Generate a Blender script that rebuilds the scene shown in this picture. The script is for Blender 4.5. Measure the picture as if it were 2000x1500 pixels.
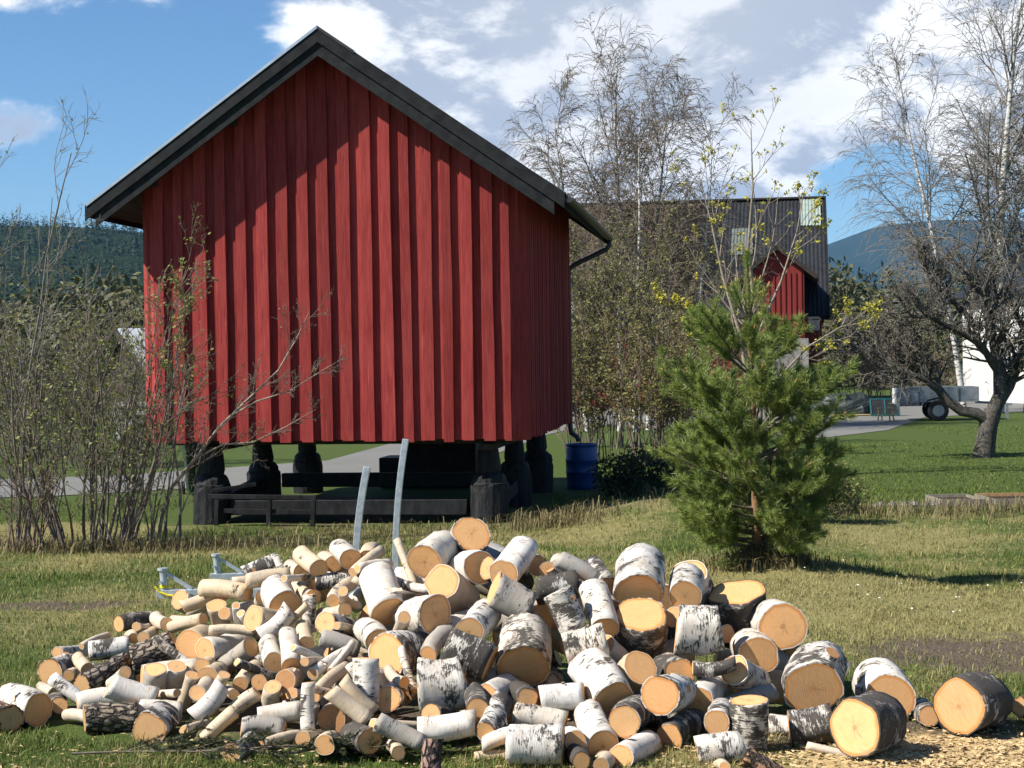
import bpy, math, random
import numpy as np
from mathutils import Vector, Matrix, noise as mnoise
for o in list(bpy.data.objects): bpy.data.objects.remove(o)
R = math.radians
scn = bpy.context.scene
COL = scn.collection
rnd = random.Random(7)
nrs = np.random.RandomState(11)

# ------------------------------------------------------------------ camera
CAM_H = 1.75
cam_d = bpy.data.cameras.new('camera'); cam = bpy.data.objects.new('camera', cam_d); COL.objects.link(cam)
cam_d.sensor_width = 36.0; cam_d.lens = 57.6; cam_d.clip_start = 0.1; cam_d.clip_end = 30000
_p, _r = R(0.88), R(0.8)
F_ = Vector((0, math.cos(_p), -math.sin(_p))); U0 = Vector((0, math.sin(_p), math.cos(_p))); R0 = Vector((1, 0, 0))
R_ = R0*math.cos(_r) - U0*math.sin(_r); U_ = U0*math.cos(_r) + R0*math.sin(_r)
M = Matrix(((R_.x, U_.x, -F_.x, 0), (R_.y, U_.y, -F_.y, 0), (R_.z, U_.z, -F_.z, CAM_H), (0, 0, 0, 1)))
cam.matrix_world = M
scn.camera = cam

# ------------------------------------------------------------------ light
SUN_EL, SUN_BACK = R(44), R(20)          # sun stands to the left, a little behind the camera
to_sun = Vector((-math.cos(SUN_BACK)*math.cos(SUN_EL), -math.sin(SUN_BACK)*math.cos(SUN_EL), math.sin(SUN_EL)))
sd = bpy.data.lights.new('sun', 'SUN'); sd.energy = 5.0; sd.angle = R(0.53); sd.color = (1.0, 0.95, 0.87)
sun = bpy.data.objects.new('sun', sd); COL.objects.link(sun)
sun.rotation_euler = (-to_sun).to_track_quat('-Z', 'Y').to_euler()

scn.view_settings.view_transform = 'Standard'; scn.view_settings.look = 'None'
scn.view_settings.exposure = 0.90; scn.view_settings.gamma = 1.0; scn.view_settings.use_curve_mapping = False

# ------------------------------------------------------------------ node helpers
class NT:
    def __init__(s, nt): s.nt = nt; s.n = nt.nodes; s.l = nt.links
    def new(s, t, **k):
        n = s.n.new(t)
        for a, v in k.items(): setattr(n, a, v)
        return n
    def put(s, sock, v):
        if isinstance(v, bpy.types.NodeSocket): s.l.new(v, sock)
        elif v is not None:
            if hasattr(sock.default_value, '__len__') and not hasattr(v, '__len__'): v = (v,)*len(sock.default_value)
            if hasattr(sock.default_value, '__len__') and len(sock.default_value) == 4 and len(v) == 3: v = (*v, 1)
            sock.default_value = v
    def math(s, op, a, b=None, c=None, clamp=False):
        n = s.new('ShaderNodeMath', operation=op, use_clamp=clamp)
        for i, v in enumerate((a, b, c)):
            if v is not None: s.put(n.inputs[i], v)
        return n.outputs[0]
    def vm(s, op, a, b=None):
        n = s.new('ShaderNodeVectorMath', operation=op); s.put(n.inputs[0], a)
        if b is not None: s.put(n.inputs[1], b)
        return n.outputs['Value'] if op in ('LENGTH', 'DOT_PRODUCT', 'DISTANCE') else n.outputs[0]
    def noise(s, vec, scale, detail=4, rough=.55, dist=0, dims='3D'):
        n = s.new('ShaderNodeTexNoise', noise_dimensions=dims)
        s.put(n.inputs['Vector'], vec); s.put(n.inputs['Scale'], scale); s.put(n.inputs['Detail'], detail)
        s.put(n.inputs['Roughness'], rough); s.put(n.inputs['Distortion'], dist)
        return n.outputs['Fac']
    def ramp(s, v, a, b, lo=0., hi=1., smooth=True):
        n = s.new('ShaderNodeMapRange', interpolation_type='SMOOTHSTEP' if smooth else 'LINEAR')
        s.put(n.inputs['Value'], v); s.put(n.inputs['From Min'], a); s.put(n.inputs['From Max'], b)
        s.put(n.inputs['To Min'], lo); s.put(n.inputs['To Max'], hi)
        return n.outputs['Result']
    def mix(s, f, a, b, mode='MIX'):
        n = s.new('ShaderNodeMix', data_type='RGBA', blend_type=mode)
        s.put(n.inputs[0], f); s.put(n.inputs[6], a); s.put(n.inputs[7], b)
        return n.outputs[2]
    def scale(s, vec, xyz):
        return s.vm('MULTIPLY', vec, xyz)

MATS = {}
def new_mat(name):
    m = bpy.data.materials.new(name); m.use_nodes = True
    t = NT(m.node_tree); b = t.n['Principled BSDF']
    MATS[name] = m
    return m, t, b
def bump(t, b, h, strength=.4, dist=.01):
    n = t.new('ShaderNodeBump'); t.put(n.inputs['Strength'], strength); t.put(n.inputs['Distance'], dist)
    t.put(n.inputs['Height'], h); t.l.new(n.outputs[0], b.inputs['Normal'])
def coord(t, which='Object'): return t.new('ShaderNodeTexCoord').outputs[which]
def simple(name, c1, c2=None, scale=6, rough=.7, stretch=(1, 1, 1), bmp=.3, bd=.004, metal=0., detail=5, spec=None, objvar=0.):
    m, t, b = new_mat(name)
    v = t.scale(coord(t), stretch)
    n = t.noise(v, scale, detail, .62)
    n2 = t.noise(v, scale*7, 3, .6)
    c = t.mix(t.ramp(t.math('ADD', t.math('MULTIPLY', n, .7), t.math('MULTIPLY', n2, .3)), .35, .65), c1, c2 or c1)
    if objvar:
        rn = t.new('ShaderNodeObjectInfo').outputs['Random']
        hs = t.new('ShaderNodeHueSaturation'); t.put(hs.inputs['Color'], c)
        t.put(hs.inputs['Value'], t.ramp(rn, 0, 1, 1-objvar, 1+objvar, False)); c = hs.outputs[0]
    t.put(b.inputs['Base Color'], c); t.put(b.inputs['Roughness'], rough); t.put(b.inputs['Metallic'], metal)
    t.put(b.inputs['Specular IOR Level'], .5 if metal > 0 or rough < .5 else (.18 if spec is None else spec))
    if bmp: bump(t, b, t.math('ADD', n, t.math('MULTIPLY', n2, .5)), bmp, bd)
    return m

# ------------------------------------------------------------------ sky
w = bpy.data.worlds.new('World'); scn.world = w; w.use_nodes = True
t = NT(w.node_tree); t.n.clear()
wo = t.new('ShaderNodeOutputWorld')
sky = t.new('ShaderNodeTexSky', sky_type='NISHITA', sun_disc=False)
sky.sun_elevation = SUN_EL; sky.sun_rotation = math.atan2(to_sun.x, to_sun.y)
sky.altitude = 300; sky.air_density = 1.0; sky.dust_density = 0.0; sky.ozone_density = 3.0
d = t.vm('NORMALIZE', coord(t, 'Generated'))
def pdir(u, v): return (F_ + R_*((u-1000)/3200.) + U_*((750-v)/3200.)).normalized()
def blob(u, v, su, sv):
    q = t.scale(t.vm('SUBTRACT', d, tuple(pdir(u, v))), (3200./su, 3200./su, 3200./sv))
    return t.ramp(t.vm('LENGTH', q), 0, 1, 1, 0)
q = t.scale(d, (1, 1, 1.7))
def cloudfield(vec):
    big = t.noise(vec, 9.5, 10, .60, .3)
    return t.math('ADD', big, t.math('MULTIPLY', t.noise(vec, 2.6, 2, .5), .45))
off = t.vm('ADD', q, (3.3, 1.7, .35))
n0 = cloudfield(off)
n1 = cloudfield(t.vm('ADD', off, (-.020, -.004, .034)))
bias = t.math('MULTIPLY', blob(1330, 80, 1150, 800), 1.02)
for (u, v, su, sv, k) in ((1690, 370, 230, 170, -.62), (330, 190, 520, 300, -.30), (1500, 470, 700, 120, -.1), (60, -20, 400, 90, .34), (30, 250, 280, 110, .50)):
    bias = t.math('ADD', bias, t.math('MULTIPLY', blob(u, v, su, sv), k))
dens = t.math('ADD', n0, bias)
cover = t.ramp(dens, .90, 1.06)
lit = t.ramp(t.math('SUBTRACT', n0, n1), -.075, .075)
thick = t.ramp(dens, 1.15, 1.75)
ccol = t.mix(lit, (.40, .45, .54), (1.0, 1.0, .99))
ccol = t.mix(t.math('MULTIPLY', thick, .45), ccol, (.55, .575, .62))
ccol = t.mix(t.math('MULTIPLY', t.ramp(dens, .9, 1.05, 1, 0), .8), ccol, (.80, .87, .95))
bg1 = t.new('ShaderNodeBackground'); t.put(bg1.inputs[1], .057)
t.put(bg1.inputs[0], t.mix(1., sky.outputs[0], (.79, 1.02, 1.19), 'MULTIPLY'))
bg2 = t.new('ShaderNodeBackground'); t.put(bg2.inputs[0], ccol); t.put(bg2.inputs[1], .68)
mx = t.new('ShaderNodeMixShader'); t.put(mx.inputs[0], t.math('MULTIPLY', cover, .96)); t.l.new(bg1.outputs[0], mx.inputs[1]); t.l.new(bg2.outputs[0], mx.inputs[2])
t.l.new(mx.outputs[0], wo.inputs[0])

# ------------------------------------------------------------------ mesh helpers
def mesh_np(name, V, polys):
    """V (n,3); polys = list of int arrays (m,k)"""
    me = bpy.data.meshes.new(name)
    V = np.asarray(V, dtype=np.float32)
    polys = [np.asarray(p, dtype=np.int32) for p in polys if len(p)]
    me.vertices.add(len(V)); me.vertices.foreach_set('co', V.ravel())
    nl = sum(p.size for p in polys); npoly = sum(len(p) for p in polys)
    me.loops.add(nl); me.polygons.add(npoly)
    me.loops.foreach_set('vertex_index', np.concatenate([p.ravel() for p in polys]))
    tot = np.concatenate([np.full(len(p), p.shape[1], np.int32) for p in polys])
    start = np.concatenate([[0], np.cumsum(tot)[:-1]]).astype(np.int32)
    me.polygons.foreach_set('loop_start', start)
    me.update(calc_edges=True); me.validate()
    return me
def link(name, me, mat=None, parent=None, smooth=False, loc=None):
    o = bpy.data.objects.new(name, me); COL.objects.link(o)
    if mat is not None and me is not None and not me.materials: me.materials.append(MATS[mat] if isinstance(mat, str) else mat)
    if parent is not None: o.parent = parent
    if loc is not None: o.location = loc
    if smooth and me is not None: me.polygons.foreach_set('use_smooth', [True]*len(me.polygons))
    return o
def tag(o, label=None, cat=None, group=None, kind=None):
    if label: o['label'] = label
    if cat: o['category'] = cat
    if group: o['group'] = group
    if kind: o['kind'] = kind
    return o
def empty(name, loc, rz=0):
    o = bpy.data.objects.new(name, None); COL.objects.link(o); o.location = loc; o.rotation_euler = (0, 0, rz); o.empty_display_size = .2
    return o
class MB:
    def __init__(s): s.V = []; s.F = []
    def add(s, V, F):
        b = len(s.V); s.V += [tuple(v) for v in V]; s.F += [tuple(i+b for i in f) for f in F]; return s
    def box(s, x0, x1, y0, y1, z0, z1):
        return s.add([(x, y, z) for z in (z0, z1) for x, y in ((x0, y0), (x1, y0), (x1, y1), (x0, y1))],
                     [(3, 2, 1, 0), (4, 5, 6, 7), (0, 1, 5, 4), (1, 2, 6, 5), (2, 3, 7, 6), (3, 0, 4, 7)])
    def bar(s, a, b, w_, h_, up=(0, 0, 1)):
        a, b = Vector(a), Vector(b); dd = (b-a).normalized(); sx = dd.cross(Vector(up))
        if sx.length < 1e-4: sx = dd.cross(Vector((0, 1, 0)))
        sx.normalize(); sz = sx.cross(dd); V = []
        for p in (a, b):
            for i, j in ((-1, -1), (1, -1), (1, 1), (-1, 1)): V.append(p+sx*(i*w_/2)+sz*(j*h_/2))
        return s.add(V, [(0, 1, 2, 3), (7, 6, 5, 4), (0, 4, 5, 1), (1, 5, 6, 2), (2, 6, 7, 3), (3, 7, 4, 0)])
    def tube(s, pts, rad, n=10, cap=True):
        pts = [Vector(p) for p in pts]; rad = rad if hasattr(rad, '__len__') else [rad]*len(pts)
        V = []; F = []
        ref = None
        for i, p in enumerate(pts):
            tg = (pts[min(i+1, len(pts)-1)]-pts[max(i-1, 0)]).normalized()
            if ref is None: ref = tg.orthogonal().normalized()
            ref = (ref - tg*ref.dot(tg)).normalized(); bi = tg.cross(ref)
            for k in range(n):
                a = 2*math.pi*k/n; V.append(p+(ref*math.cos(a)+bi*math.sin(a))*rad[i])
        for i in range(len(pts)-1):
            for k in range(n):
                k2 = (k+1) % n; F.append((i*n+k, i*n+k2, (i+1)*n+k2, (i+1)*n+k))
        if cap: F.append(tuple(range(n-1, -1, -1))); F.append(tuple((len(pts)-1)*n+k for k in range(n)))
        return s.add(V, F)
    def lathe(s, prof, n=20, c=(0, 0, 0)):
        V = []; F = []
        for r, z in prof:
            for k in range(n):
                a = 2*math.pi*k/n; V.append((c[0]+r*math.cos(a), c[1]+r*math.sin(a), c[2]+z))
        for i in range(len(prof)-1):
            for k in range(n):
                k2 = (k+1) % n; F.append((i*n+k, i*n+k2, (i+1)*n+k2, (i+1)*n+k))
        F.append(tuple(range(n-1, -1, -1))); F.append(tuple((len(prof)-1)*n+k for k in range(n)))
        return s.add(V, F)
    def jitter(s, a, seed=0):
        q = random.Random(seed); s.V = [(x+q.uniform(-a, a), y+q.uniform(-a, a), z+q.uniform(-a, a)) for x, y, z in s.V]; return s
    def mesh(s, name):
        me = bpy.data.meshes.new(name); me.from_pydata(s.V, [], s.F); me.update(); return me
    def build(s, name, mat, parent=None, bevel=0, smooth=False, loc=None):
        o = link(name, s.mesh(name), mat, parent, smooth, loc)
        if bevel:
            m = o.modifiers.new('bevel', 'BEVEL'); m.width = bevel; m.segments = 2; m.limit_method = 'ANGLE'
        return o

def tubes(paths, sides):
    """paths: list of (pts list, radii list). Returns V, [quads] for all, vectorised by point count."""
    by = {}
    for p, r in paths: by.setdefault(len(p), []).append((p, r))
    Vs = []; Qs = []; base = 0
    for k, L in by.items():
        P = np.array([p for p, r in L], dtype=np.float64); Rr = np.array([r for p, r in L], dtype=np.float64)
        T = np.empty_like(P); T[:, 1:-1] = P[:, 2:]-P[:, :-2]; T[:, 0] = P[:, 1]-P[:, 0]; T[:, -1] = P[:, -1]-P[:, -2]
        T /= np.linalg.norm(T, axis=2, keepdims=True)+1e-9
        ref = np.where(np.abs(T[:, :1, 2:3]) > .9, np.array([1., 0, 0]), np.array([0, 0, 1.]))
        A = np.cross(T, np.broadcast_to(ref, T.shape)); A /= np.linalg.norm(A, axis=2, keepdims=True)+1e-9
        B = np.cross(T, A)
        ang = np.arange(sides)*2*np.pi/sides
        ring = P[:, :, None, :] + Rr[:, :, None, None]*(A[:, :, None, :]*np.cos(ang)[None, None, :, None]+B[:, :, None, :]*np.sin(ang)[None, None, :, None])
        n = len(L); V = ring.reshape(-1, 3)
        idx = np.arange(n*k*sides).reshape(n, k, sides)+base
        a = idx[:, :-1, :]; b_ = idx[:, 1:, :]
        Q = np.stack([a, np.roll(a, -1, 2), np.roll(b_, -1, 2), b_], -1).reshape(-1, 4)
        Vs.append(V); Qs.append(Q); base += len(V)
    return np.concatenate(Vs), [np.concatenate(Qs)]

# ------------------------------------------------------------------ the lie of the land
def sst(a): a = min(max(a, 0.), 1.); return a*a*(3-2*a)
def G(x, y):
    z = -.5*sst((y-11)/11.)
    z -= .17*sst((x-2.7)/1.1)*sst((y-12.)/2.)*(1-sst((y-16)/5.))
    z += .13*math.exp(-((x-2.15)**2+(y-13.95)**2)/.16)
    z += .30*math.exp(-((x-2.1)/1.25)**2-((y-22.3)/2.0)**2)
    if y < 26:
        k = 1-sst((y-20)/6.)
        z += k*(.035*mnoise.noise((x*.9, y*.9, 3.)) + .018*mnoise.noise((x*3.1, y*3.1, 7.)))
    return z
def patch(x, y):
    """0 dry straw .. 1 green grass, and bare earth 0..1"""
    n = mnoise.noise((x*.55+4, y*.40, 1.5))*.6+mnoise.noise((x*1.7, y*1.1, 9.))*.35+mnoise.noise((x*5, y*4, 2.))*.18
    g = .50+n*.8
    g += .30*sst((9.6-y)/2.)*sst((.6-x)/1.5) + .10*sst((-1.2-x)/1.)*(1-sst((y-15)/3.))
    g -= .42*math.exp(-((x-2.0)/2.4)**2-((y-12.4)/2.6)**2)
    g += .8*sst((y-22.5)/2.)
    e = .95*math.exp(-((x+3.5)/1.0)**2-((y-12.0)/.28)**2) + .9*math.exp(-((x-2.7)/1.0)**2-((y-9.5)/.75)**2)
    e += .9*math.exp(-((x-1.9)/.9)**2-((y-7.5)/.5)**2) + .45*math.exp(-((x-1.7)/1.3)**2-((y-22.4)/1.4)**2)
    e += .7*math.exp(-((x+2.5)/2.6)**2-((y-25.)/3.6)**2) + .5*math.exp(-((x+5.)/1.8)**2-((y-19.3)/.9)**2)
    e += .8*math.exp(-((x+.6)/1.7)**2-((y-8.3)/1.0)**2)
    e *= .75+.6*(mnoise.noise((x*3., y*3., 5.))+.35)
    return min(max(g, 0), 1), min(max(e, 0), 1)

# ------------------------------------------------------------------ ground
def axis(lo, hi, fine, near0, near1, grow=1.22):
    a = list(np.arange(near0, near1+1e-6, fine)); s = fine
    while a[-1] < hi: s *= grow; a.append(a[-1]+s)
    s = fine
    while a[0] > lo: s *= grow; a.insert(0, a[0]-s)
    return a
xs = axis(-9000, 9000, .17, -9, 9); ys = axis(-60, 14000, .17, 5, 27)
XX, YY = np.meshgrid(xs, ys)
Vg = np.zeros((XX.size, 3)); Vg[:, 0] = XX.ravel(); Vg[:, 1] = YY.ravel()
gcol = np.ones((XX.size, 4), np.float32)
for i in range(len(Vg)):
    x, y = Vg[i, 0], Vg[i, 1]
    Vg[i, 2] = G(x, y)
    if -40 < x < 40 and y < 90: g_, e_ = patch(x, y)
    else: g_, e_ = .8, 0
    gcol[i, 0] = g_; gcol[i, 1] = e_
nx = len(xs); idx = np.arange(XX.size).reshape(XX.shape)
quads = np.stack([idx[:-1, :-1], idx[:-1, 1:], idx[1:, 1:], idx[1:, :-1]], -1).reshape(-1, 4)
gm = mesh_np('ground', Vg, [quads])
at_ = gm.color_attributes.new('cover', 'FLOAT_COLOR', 'POINT'); at_.data.foreach_set('color', gcol.ravel())
m, t, b = new_mat('ground')
at_n = t.new('ShaderNodeAttribute', attribute_name='cover'); sp = t.new('ShaderNodeSeparateColor'); t.l.new(at_n.outputs['Color'], sp.inputs[0])
P_ = coord(t)
nf = t.noise(P_, 9, 6, .7); nn = t.noise(t.scale(P_, (1, .55, 1)), 38, 4, .7); nl = t.noise(P_, 1.3, 4, .6)
gf = t.ramp(t.math('ADD', sp.outputs[0], t.math('MULTIPLY', t.math('SUBTRACT', nf, .5), 1.1)), .25, .75)
straw = t.mix(nn, (.15, .135, .048), (.27, .24, .10)); green = t.mix(nn, (.036, .062, .011), (.085, .115, .028))
earth = t.mix(nf, (.060, .044, .032), (.15, .115, .085))
c = t.mix(gf, straw, green)
c = t.mix(t.ramp(t.math('ADD', sp.outputs[1], t.math('MULTIPLY', t.math('SUBTRACT', nf, .5), .7)), .3, .65), c, earth)
# spilled sawdust where the logs were cut
sx = t.new('ShaderNodeSeparateXYZ'); t.l.new(P_, sx.inputs[0])
dq = t.vm('LENGTH', t.scale(t.vm('SUBTRACT', P_, (2.05, 7.0, 0)), (1/1.05, 1/.62, 0)))
sdm = t.ramp(t.math('ADD', dq, t.math('MULTIPLY', t.math('SUBTRACT', nf, .5), 1.1)), .55, 1.0, 1, 0)
c = t.mix(t.math('MULTIPLY', sdm, .9), c, t.mix(nn, (.38, .26, .11), (.56, .41, .21)))
t.put(b.inputs['Base Color'], c); t.put(b.inputs['Roughness'], .95); t.put(b.inputs['Specular IOR Level'], .15)
bump(t, b, t.math('ADD', nn, nf), .8, .03)
ground = link('ground', gm, 'ground', smooth=True); tag(ground, kind='structure')

# driveway: flat yard of worn asphalt behind the storehouse
m, t, b = new_mat('asphalt')
P_ = coord(t); n1_ = t.noise(P_, .5, 5, .6); n2_ = t.noise(P_, 14, 4, .7)
t.put(b.inputs['Base Color'], t.mix(t.math('ADD', t.math('MULTIPLY', n1_, .6), t.math('MULTIPLY', n2_, .4)), (.085, .083, .078), (.205, .20, .18))); t.put(b.inputs['Roughness'], .9)
bump(t, b, n2_, .5, .02)
far = [(-30, 30), (-16, 31), (-8, 33), (-4.2, 37), (-3.2, 45), (-1, 60), (3, 78), (12, 80), (22, 76)]
near = [(-30, 26.6), (-16, 27), (-8, 28), (-3, 31), (-.5, 38), (1, 48), (2.6, 55), (5, 50), (8, 43.5), (11, 48), (14.3, 57), (22, 64)]
me = bpy.data.meshes.new('driveway')
pl = [(x, y, -.488) for x, y in near] + [(x, y, -.488) for x, y in far[::-1]]
me.from_pydata(pl, [], [tuple(range(len(pl)))]); me.update()
import bmesh
bm = bmesh.new(); bm.from_mesh(me); bmesh.ops.triangulate(bm, faces=bm.faces[:]); bm.to_mesh(me); bm.free()
tag(link('driveway', me, 'asphalt'), kind='structure')

# ------------------------------------------------------------------ grass
m, t, b = new_mat('grass')
an = t.new('ShaderNodeAttribute', attribute_name='tint'); t.l.new(an.outputs['Color'], b.inputs['Base Color']); t.put(b.inputs['Roughness'], .75); t.put(b.inputs['Specular IOR Level'], .2)
tr = t.new('ShaderNodeBsdfTranslucent'); t.l.new(an.outputs['Color'], tr.inputs[0]); ms = t.new('ShaderNodeMixShader'); t.put(ms.inputs[0], .25)
t.l.new(b.outputs[0], ms.inputs[1]); t.l.new(tr.outputs[0], ms.inputs[2]); t.l.new(ms.outputs[0], t.n['Material Output'].inputs[0])
def grass(name, label, n, y0, y1, hmin, hmax, wd, keep=None, powr=1.6, xl=.44, one=False):
    # more blades close by: density falls with distance
    pts = []
    while len(pts) < n:
        u = rnd.random(); y = (y0**(1-powr)+u*(y1**(1-powr)-y0**(1-powr)))**(1/(1-powr))
        x = rnd.uniform(-xl, xl)*y
        g_, e_ = patch(x, y)
        if rnd.random() < e_*.85: continue
        if keep and not keep(x, y): continue
        pts.append((x, y, G(x, y), g_))
    Pn = np.array(pts); k = len(Pn)
    ang = nrs.uniform(0, 2*np.pi, k); tuft = np.array([mnoise.noise((p[0]*2.2, p[1]*2.2, 4.)) for p in pts])
    h = nrs.uniform(hmin, hmax, k)*(1+.8*np.clip(tuft, -.5, 1))*(1+.35*(Pn[:, 3]-.5))
    lean = nrs.uniform(.15, 1.15, k)*np.where(nrs.rand(k) > Pn[:, 3], 1.7, 1.)
    wv = wd*nrs.uniform(.6, 1.3, k)*(Pn[:, 1]/8)**.6
    dx, dy = np.cos(ang), np.sin(ang)
    V = np.zeros((k, 5, 3)); base = Pn[:, :3].copy(); base[:, 2] -= .006
    side = np.stack([-dy, dx, np.zeros(k)], 1)
    mid = base+np.stack([dx*h*lean*.35, dy*h*lean*.35, h*.6/np.sqrt(1+.3*lean**2)], 1)
    tip = base+np.stack([dx*h*lean, dy*h*lean, h/np.sqrt(1+lean**2)], 1)
    V[:, 0] = base-side*wv[:, None]/2; V[:, 1] = base+side*wv[:, None]/2
    V[:, 2] = mid-side*wv[:, None]*.4; V[:, 3] = mid+side*wv[:, None]*.4; V[:, 4] = tip
    i0 = np.arange(k)*5
    if one:
        V = V[:, [0, 1, 4]]; i0 = np.arange(k)*3; fcs = [np.stack([i0, i0+1, i0+2], 1)]
    else: fcs = [np.stack([i0, i0+1, i0+3, i0+2], 1), np.stack([i0+2, i0+3, i0+4], 1)]
    me = mesh_np(name, V.reshape(-1, 3), fcs)
    gsel = np.clip(Pn[:, 3]+nrs.normal(0, .28, k), 0, 1)[:, None]
    dry = np.array([.31, .270, .112])*nrs.uniform(.55, 1.25, (k, 1)); gr = np.array([.080, .122, .020])*nrs.uniform(.6, 1.5, (k, 1))
    colr = np.where(gsel > .45, gr*(.75+.25*gsel)+dry*.10, dry)
    ca = np.ones((k, V.shape[1], 4), np.float32); ca[:, :, :3] = colr[:, None, :]
    me.color_attributes.new('tint', 'FLOAT_COLOR', 'POINT').data.foreach_set('color', ca.ravel())
    return tag(link(name, me, 'grass'), label, 'grass', kind='stuff')
def inpile(x, y): return ((x+.55)/1.9)**2+((y-8.25)/1.05)**2 < 1
grass('grass', 'short mixed green and straw coloured grass around the log heap', 152000, 6.3, 14.5, .022, .062, .0042, lambda x, y: not inpile(x, y) and not ((x-2.05)/.95)**2+((y-6.95)/.5)**2 < 1)
grass('grass', 'thin grass on the slope towards the storehouse', 84000, 14.0, 27, .03, .085, .007, lambda x, y: not (-5.2 < x < .6 and y > 22.3), 1.3, one=True)
grass('lawn_grass', 'mown green lawn between storehouse, apple tree and driveway', 70000, 24, 50, .02, .045, .008, lambda x, y: (x > 1.5 and not (y > 42 and x < 12)), 1.2, .43, one=True)
# long dry tussocks where no mower reaches
def tussock(n, cx, cy, sx_, sy_, h0, h1, label):
    pts = [(rnd.gauss(cx, sx_), rnd.gauss(cy, sy_)) for _ in range(n)]
    P3 = np.array([(x, y, G(x, y)-.005) for x, y in pts]); k = n
    ang = nrs.uniform(0, 2*np.pi, k); h = nrs.uniform(h0, h1, k); ln = nrs.uniform(.2, 1.6, k); wv = nrs.uniform(.004, .008, k)
    dx, dy = np.cos(ang), np.sin(ang); side = np.stack([-dy, dx, 0*dx], 1)
    V = np.zeros((k, 5, 3)); mid = P3+np.stack([dx*h*ln*.3, dy*h*ln*.3, h*.65], 1); tip = P3+np.stack([dx*h*ln, dy*h*ln, h*(.9-.3*ln)], 1)
    V[:, 0] = P3-side*wv[:, None]; V[:, 1] = P3+side*wv[:, None]; V[:, 2] = mid-side*wv[:, None]*.7; V[:, 3] = mid+side*wv[:, None]*.7; V[:, 4] = tip
    i0 = np.arange(k)*5; me = mesh_np('dry_grass', V.reshape(-1, 3), [np.stack([i0, i0+1, i0+3, i0+2], 1), np.stack([i0+2, i0+3, i0+4], 1)])
    ca = np.ones((k, 5, 4), np.float32); ca[:, :, :3] = (np.array([.235, .195, .095])*nrs.uniform(.5, 1.2, (k, 1)))[:, None, :]
    me.color_attributes.new('tint', 'FLOAT_COLOR', 'POINT').data.foreach_set('color', ca.ravel())
    tag(link('dry_grass', me, 'grass'), label, 'grass', kind='stuff')
tussock(2200, -5.0, 19.0, 1.5, .45, .08, .26, 'long dry grass at the foot of the bare bush')
tussock(1300, 2.12, 13.9, .22, .16, .06, .20, 'dry tussock on the mound under the young pine')
tussock(900, -1.2, 21.5, 1.7, .40, .05, .16, 'withered grass along the front of the storehouse piers')
tussock(1400, 6.0, 22.8, 2.0, .45, .12, .32, 'dry grass in front of the raised beds')
tussock(500, .55, 21.5, .35, .3, .12, .35, 'bleached grass beside the corner pier')

# ------------------------------------------------------------------ daisies and wood chips
m, t, b = new_mat('sawdust'); P_ = coord(t)
t.put(b.inputs['Base Color'], t.mix(t.noise(P_, 60, 3), (.40, .26, .11), (.60, .45, .24))); t.put(b.inputs['Roughness'], .9)
k = 5200
cx = np.concatenate([nrs.normal(2.05, .62, k-1600), nrs.normal(-.4, 1.5, 1600)]); cy = np.concatenate([nrs.normal(6.98, .28, k-1600), nrs.normal(7.2, .35, 1600)])
sz = nrs.uniform(.004, .013, k); V = np.zeros((k, 4, 3)); a = nrs.uniform(0, 6.28, k)
gz = np.array([G(x, y) for x, y in zip(cx, cy)])+.006+nrs.uniform(0, .012, k)
for j in range(4):
    an_ = a+j*np.pi/2; V[:, j, 0] = cx+np.cos(an_)*sz*(1.8 if j % 2 else .7); V[:, j, 1] = cy+np.sin(an_)*sz*(1.8 if j % 2 else .7); V[:, j, 2] = gz+nrs.uniform(-.004, .006, k)
tag(link('wood_chips', mesh_np('wood_chips', V.reshape(-1, 3), [np.arange(k*4).reshape(k, 4)]), 'sawdust'), 'pale sawdust and chips scattered on the ground before the logs', 'wood chips', kind='stuff')
simple('daisy', (.80, .80, .74), (.75, .72, .60), 40)
mb = MB()
for i in range(60):
    if i < 36: x, y = rnd.gauss(3.55, .5), rnd.gauss(11.2, .7)
    else: x, y = rnd.uniform(-3.6, 3.6), rnd.uniform(10, 17)
    z = G(x, y)+.035
    n = 6; rr = rnd.uniform(.006, .010)
    mb.add([(x, y, z+.006)]+[(x+rr*math.cos(q*6.28/n), y+rr*math.sin(q*6.28/n), z+rnd.uniform(-.003, .003)) for q in range(n)], [(0, 1+q, 1+(q+1) % n) for q in range(n)])
tag(mb.build('daisy_patch', 'daisy'), 'tiny white flowers dotted through the grass', 'flowers', kind='stuff')

# ------------------------------------------------------------------ storehouse on piers
m, t, b = new_mat('red_paint')
P_ = coord(t, 'Object'); rn = t.new('ShaderNodeObjectInfo').outputs['Random']
pv = t.vm('ADD', t.scale(P_, (1, 1, .06)), t.math('MULTIPLY', rn, 40.))
gr = t.noise(pv, 42, 6, .65, .4); gr2 = t.noise(t.scale(P_, (1, 1, .35)), 3.2, 4, .6); wear = t.noise(t.vm('ADD', t.scale(P_, (1, 1, .12)), t.math('MULTIPLY', rn, 17.)), 11, 5, .7)
c = t.mix(t.ramp(gr, .3, .7), (0.1935, 0.0258, 0.0241), (0.3096, 0.0482, 0.043))
c = t.mix(t.math('MULTIPLY', t.ramp(gr2, .35, .7), .4), c, (0.3612, 0.0645, 0.0568))
c = t.mix(t.math('MULTIPLY', t.ramp(wear, .62, .78), .5), c, (0.1204, 0.0155, 0.0155))
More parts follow.
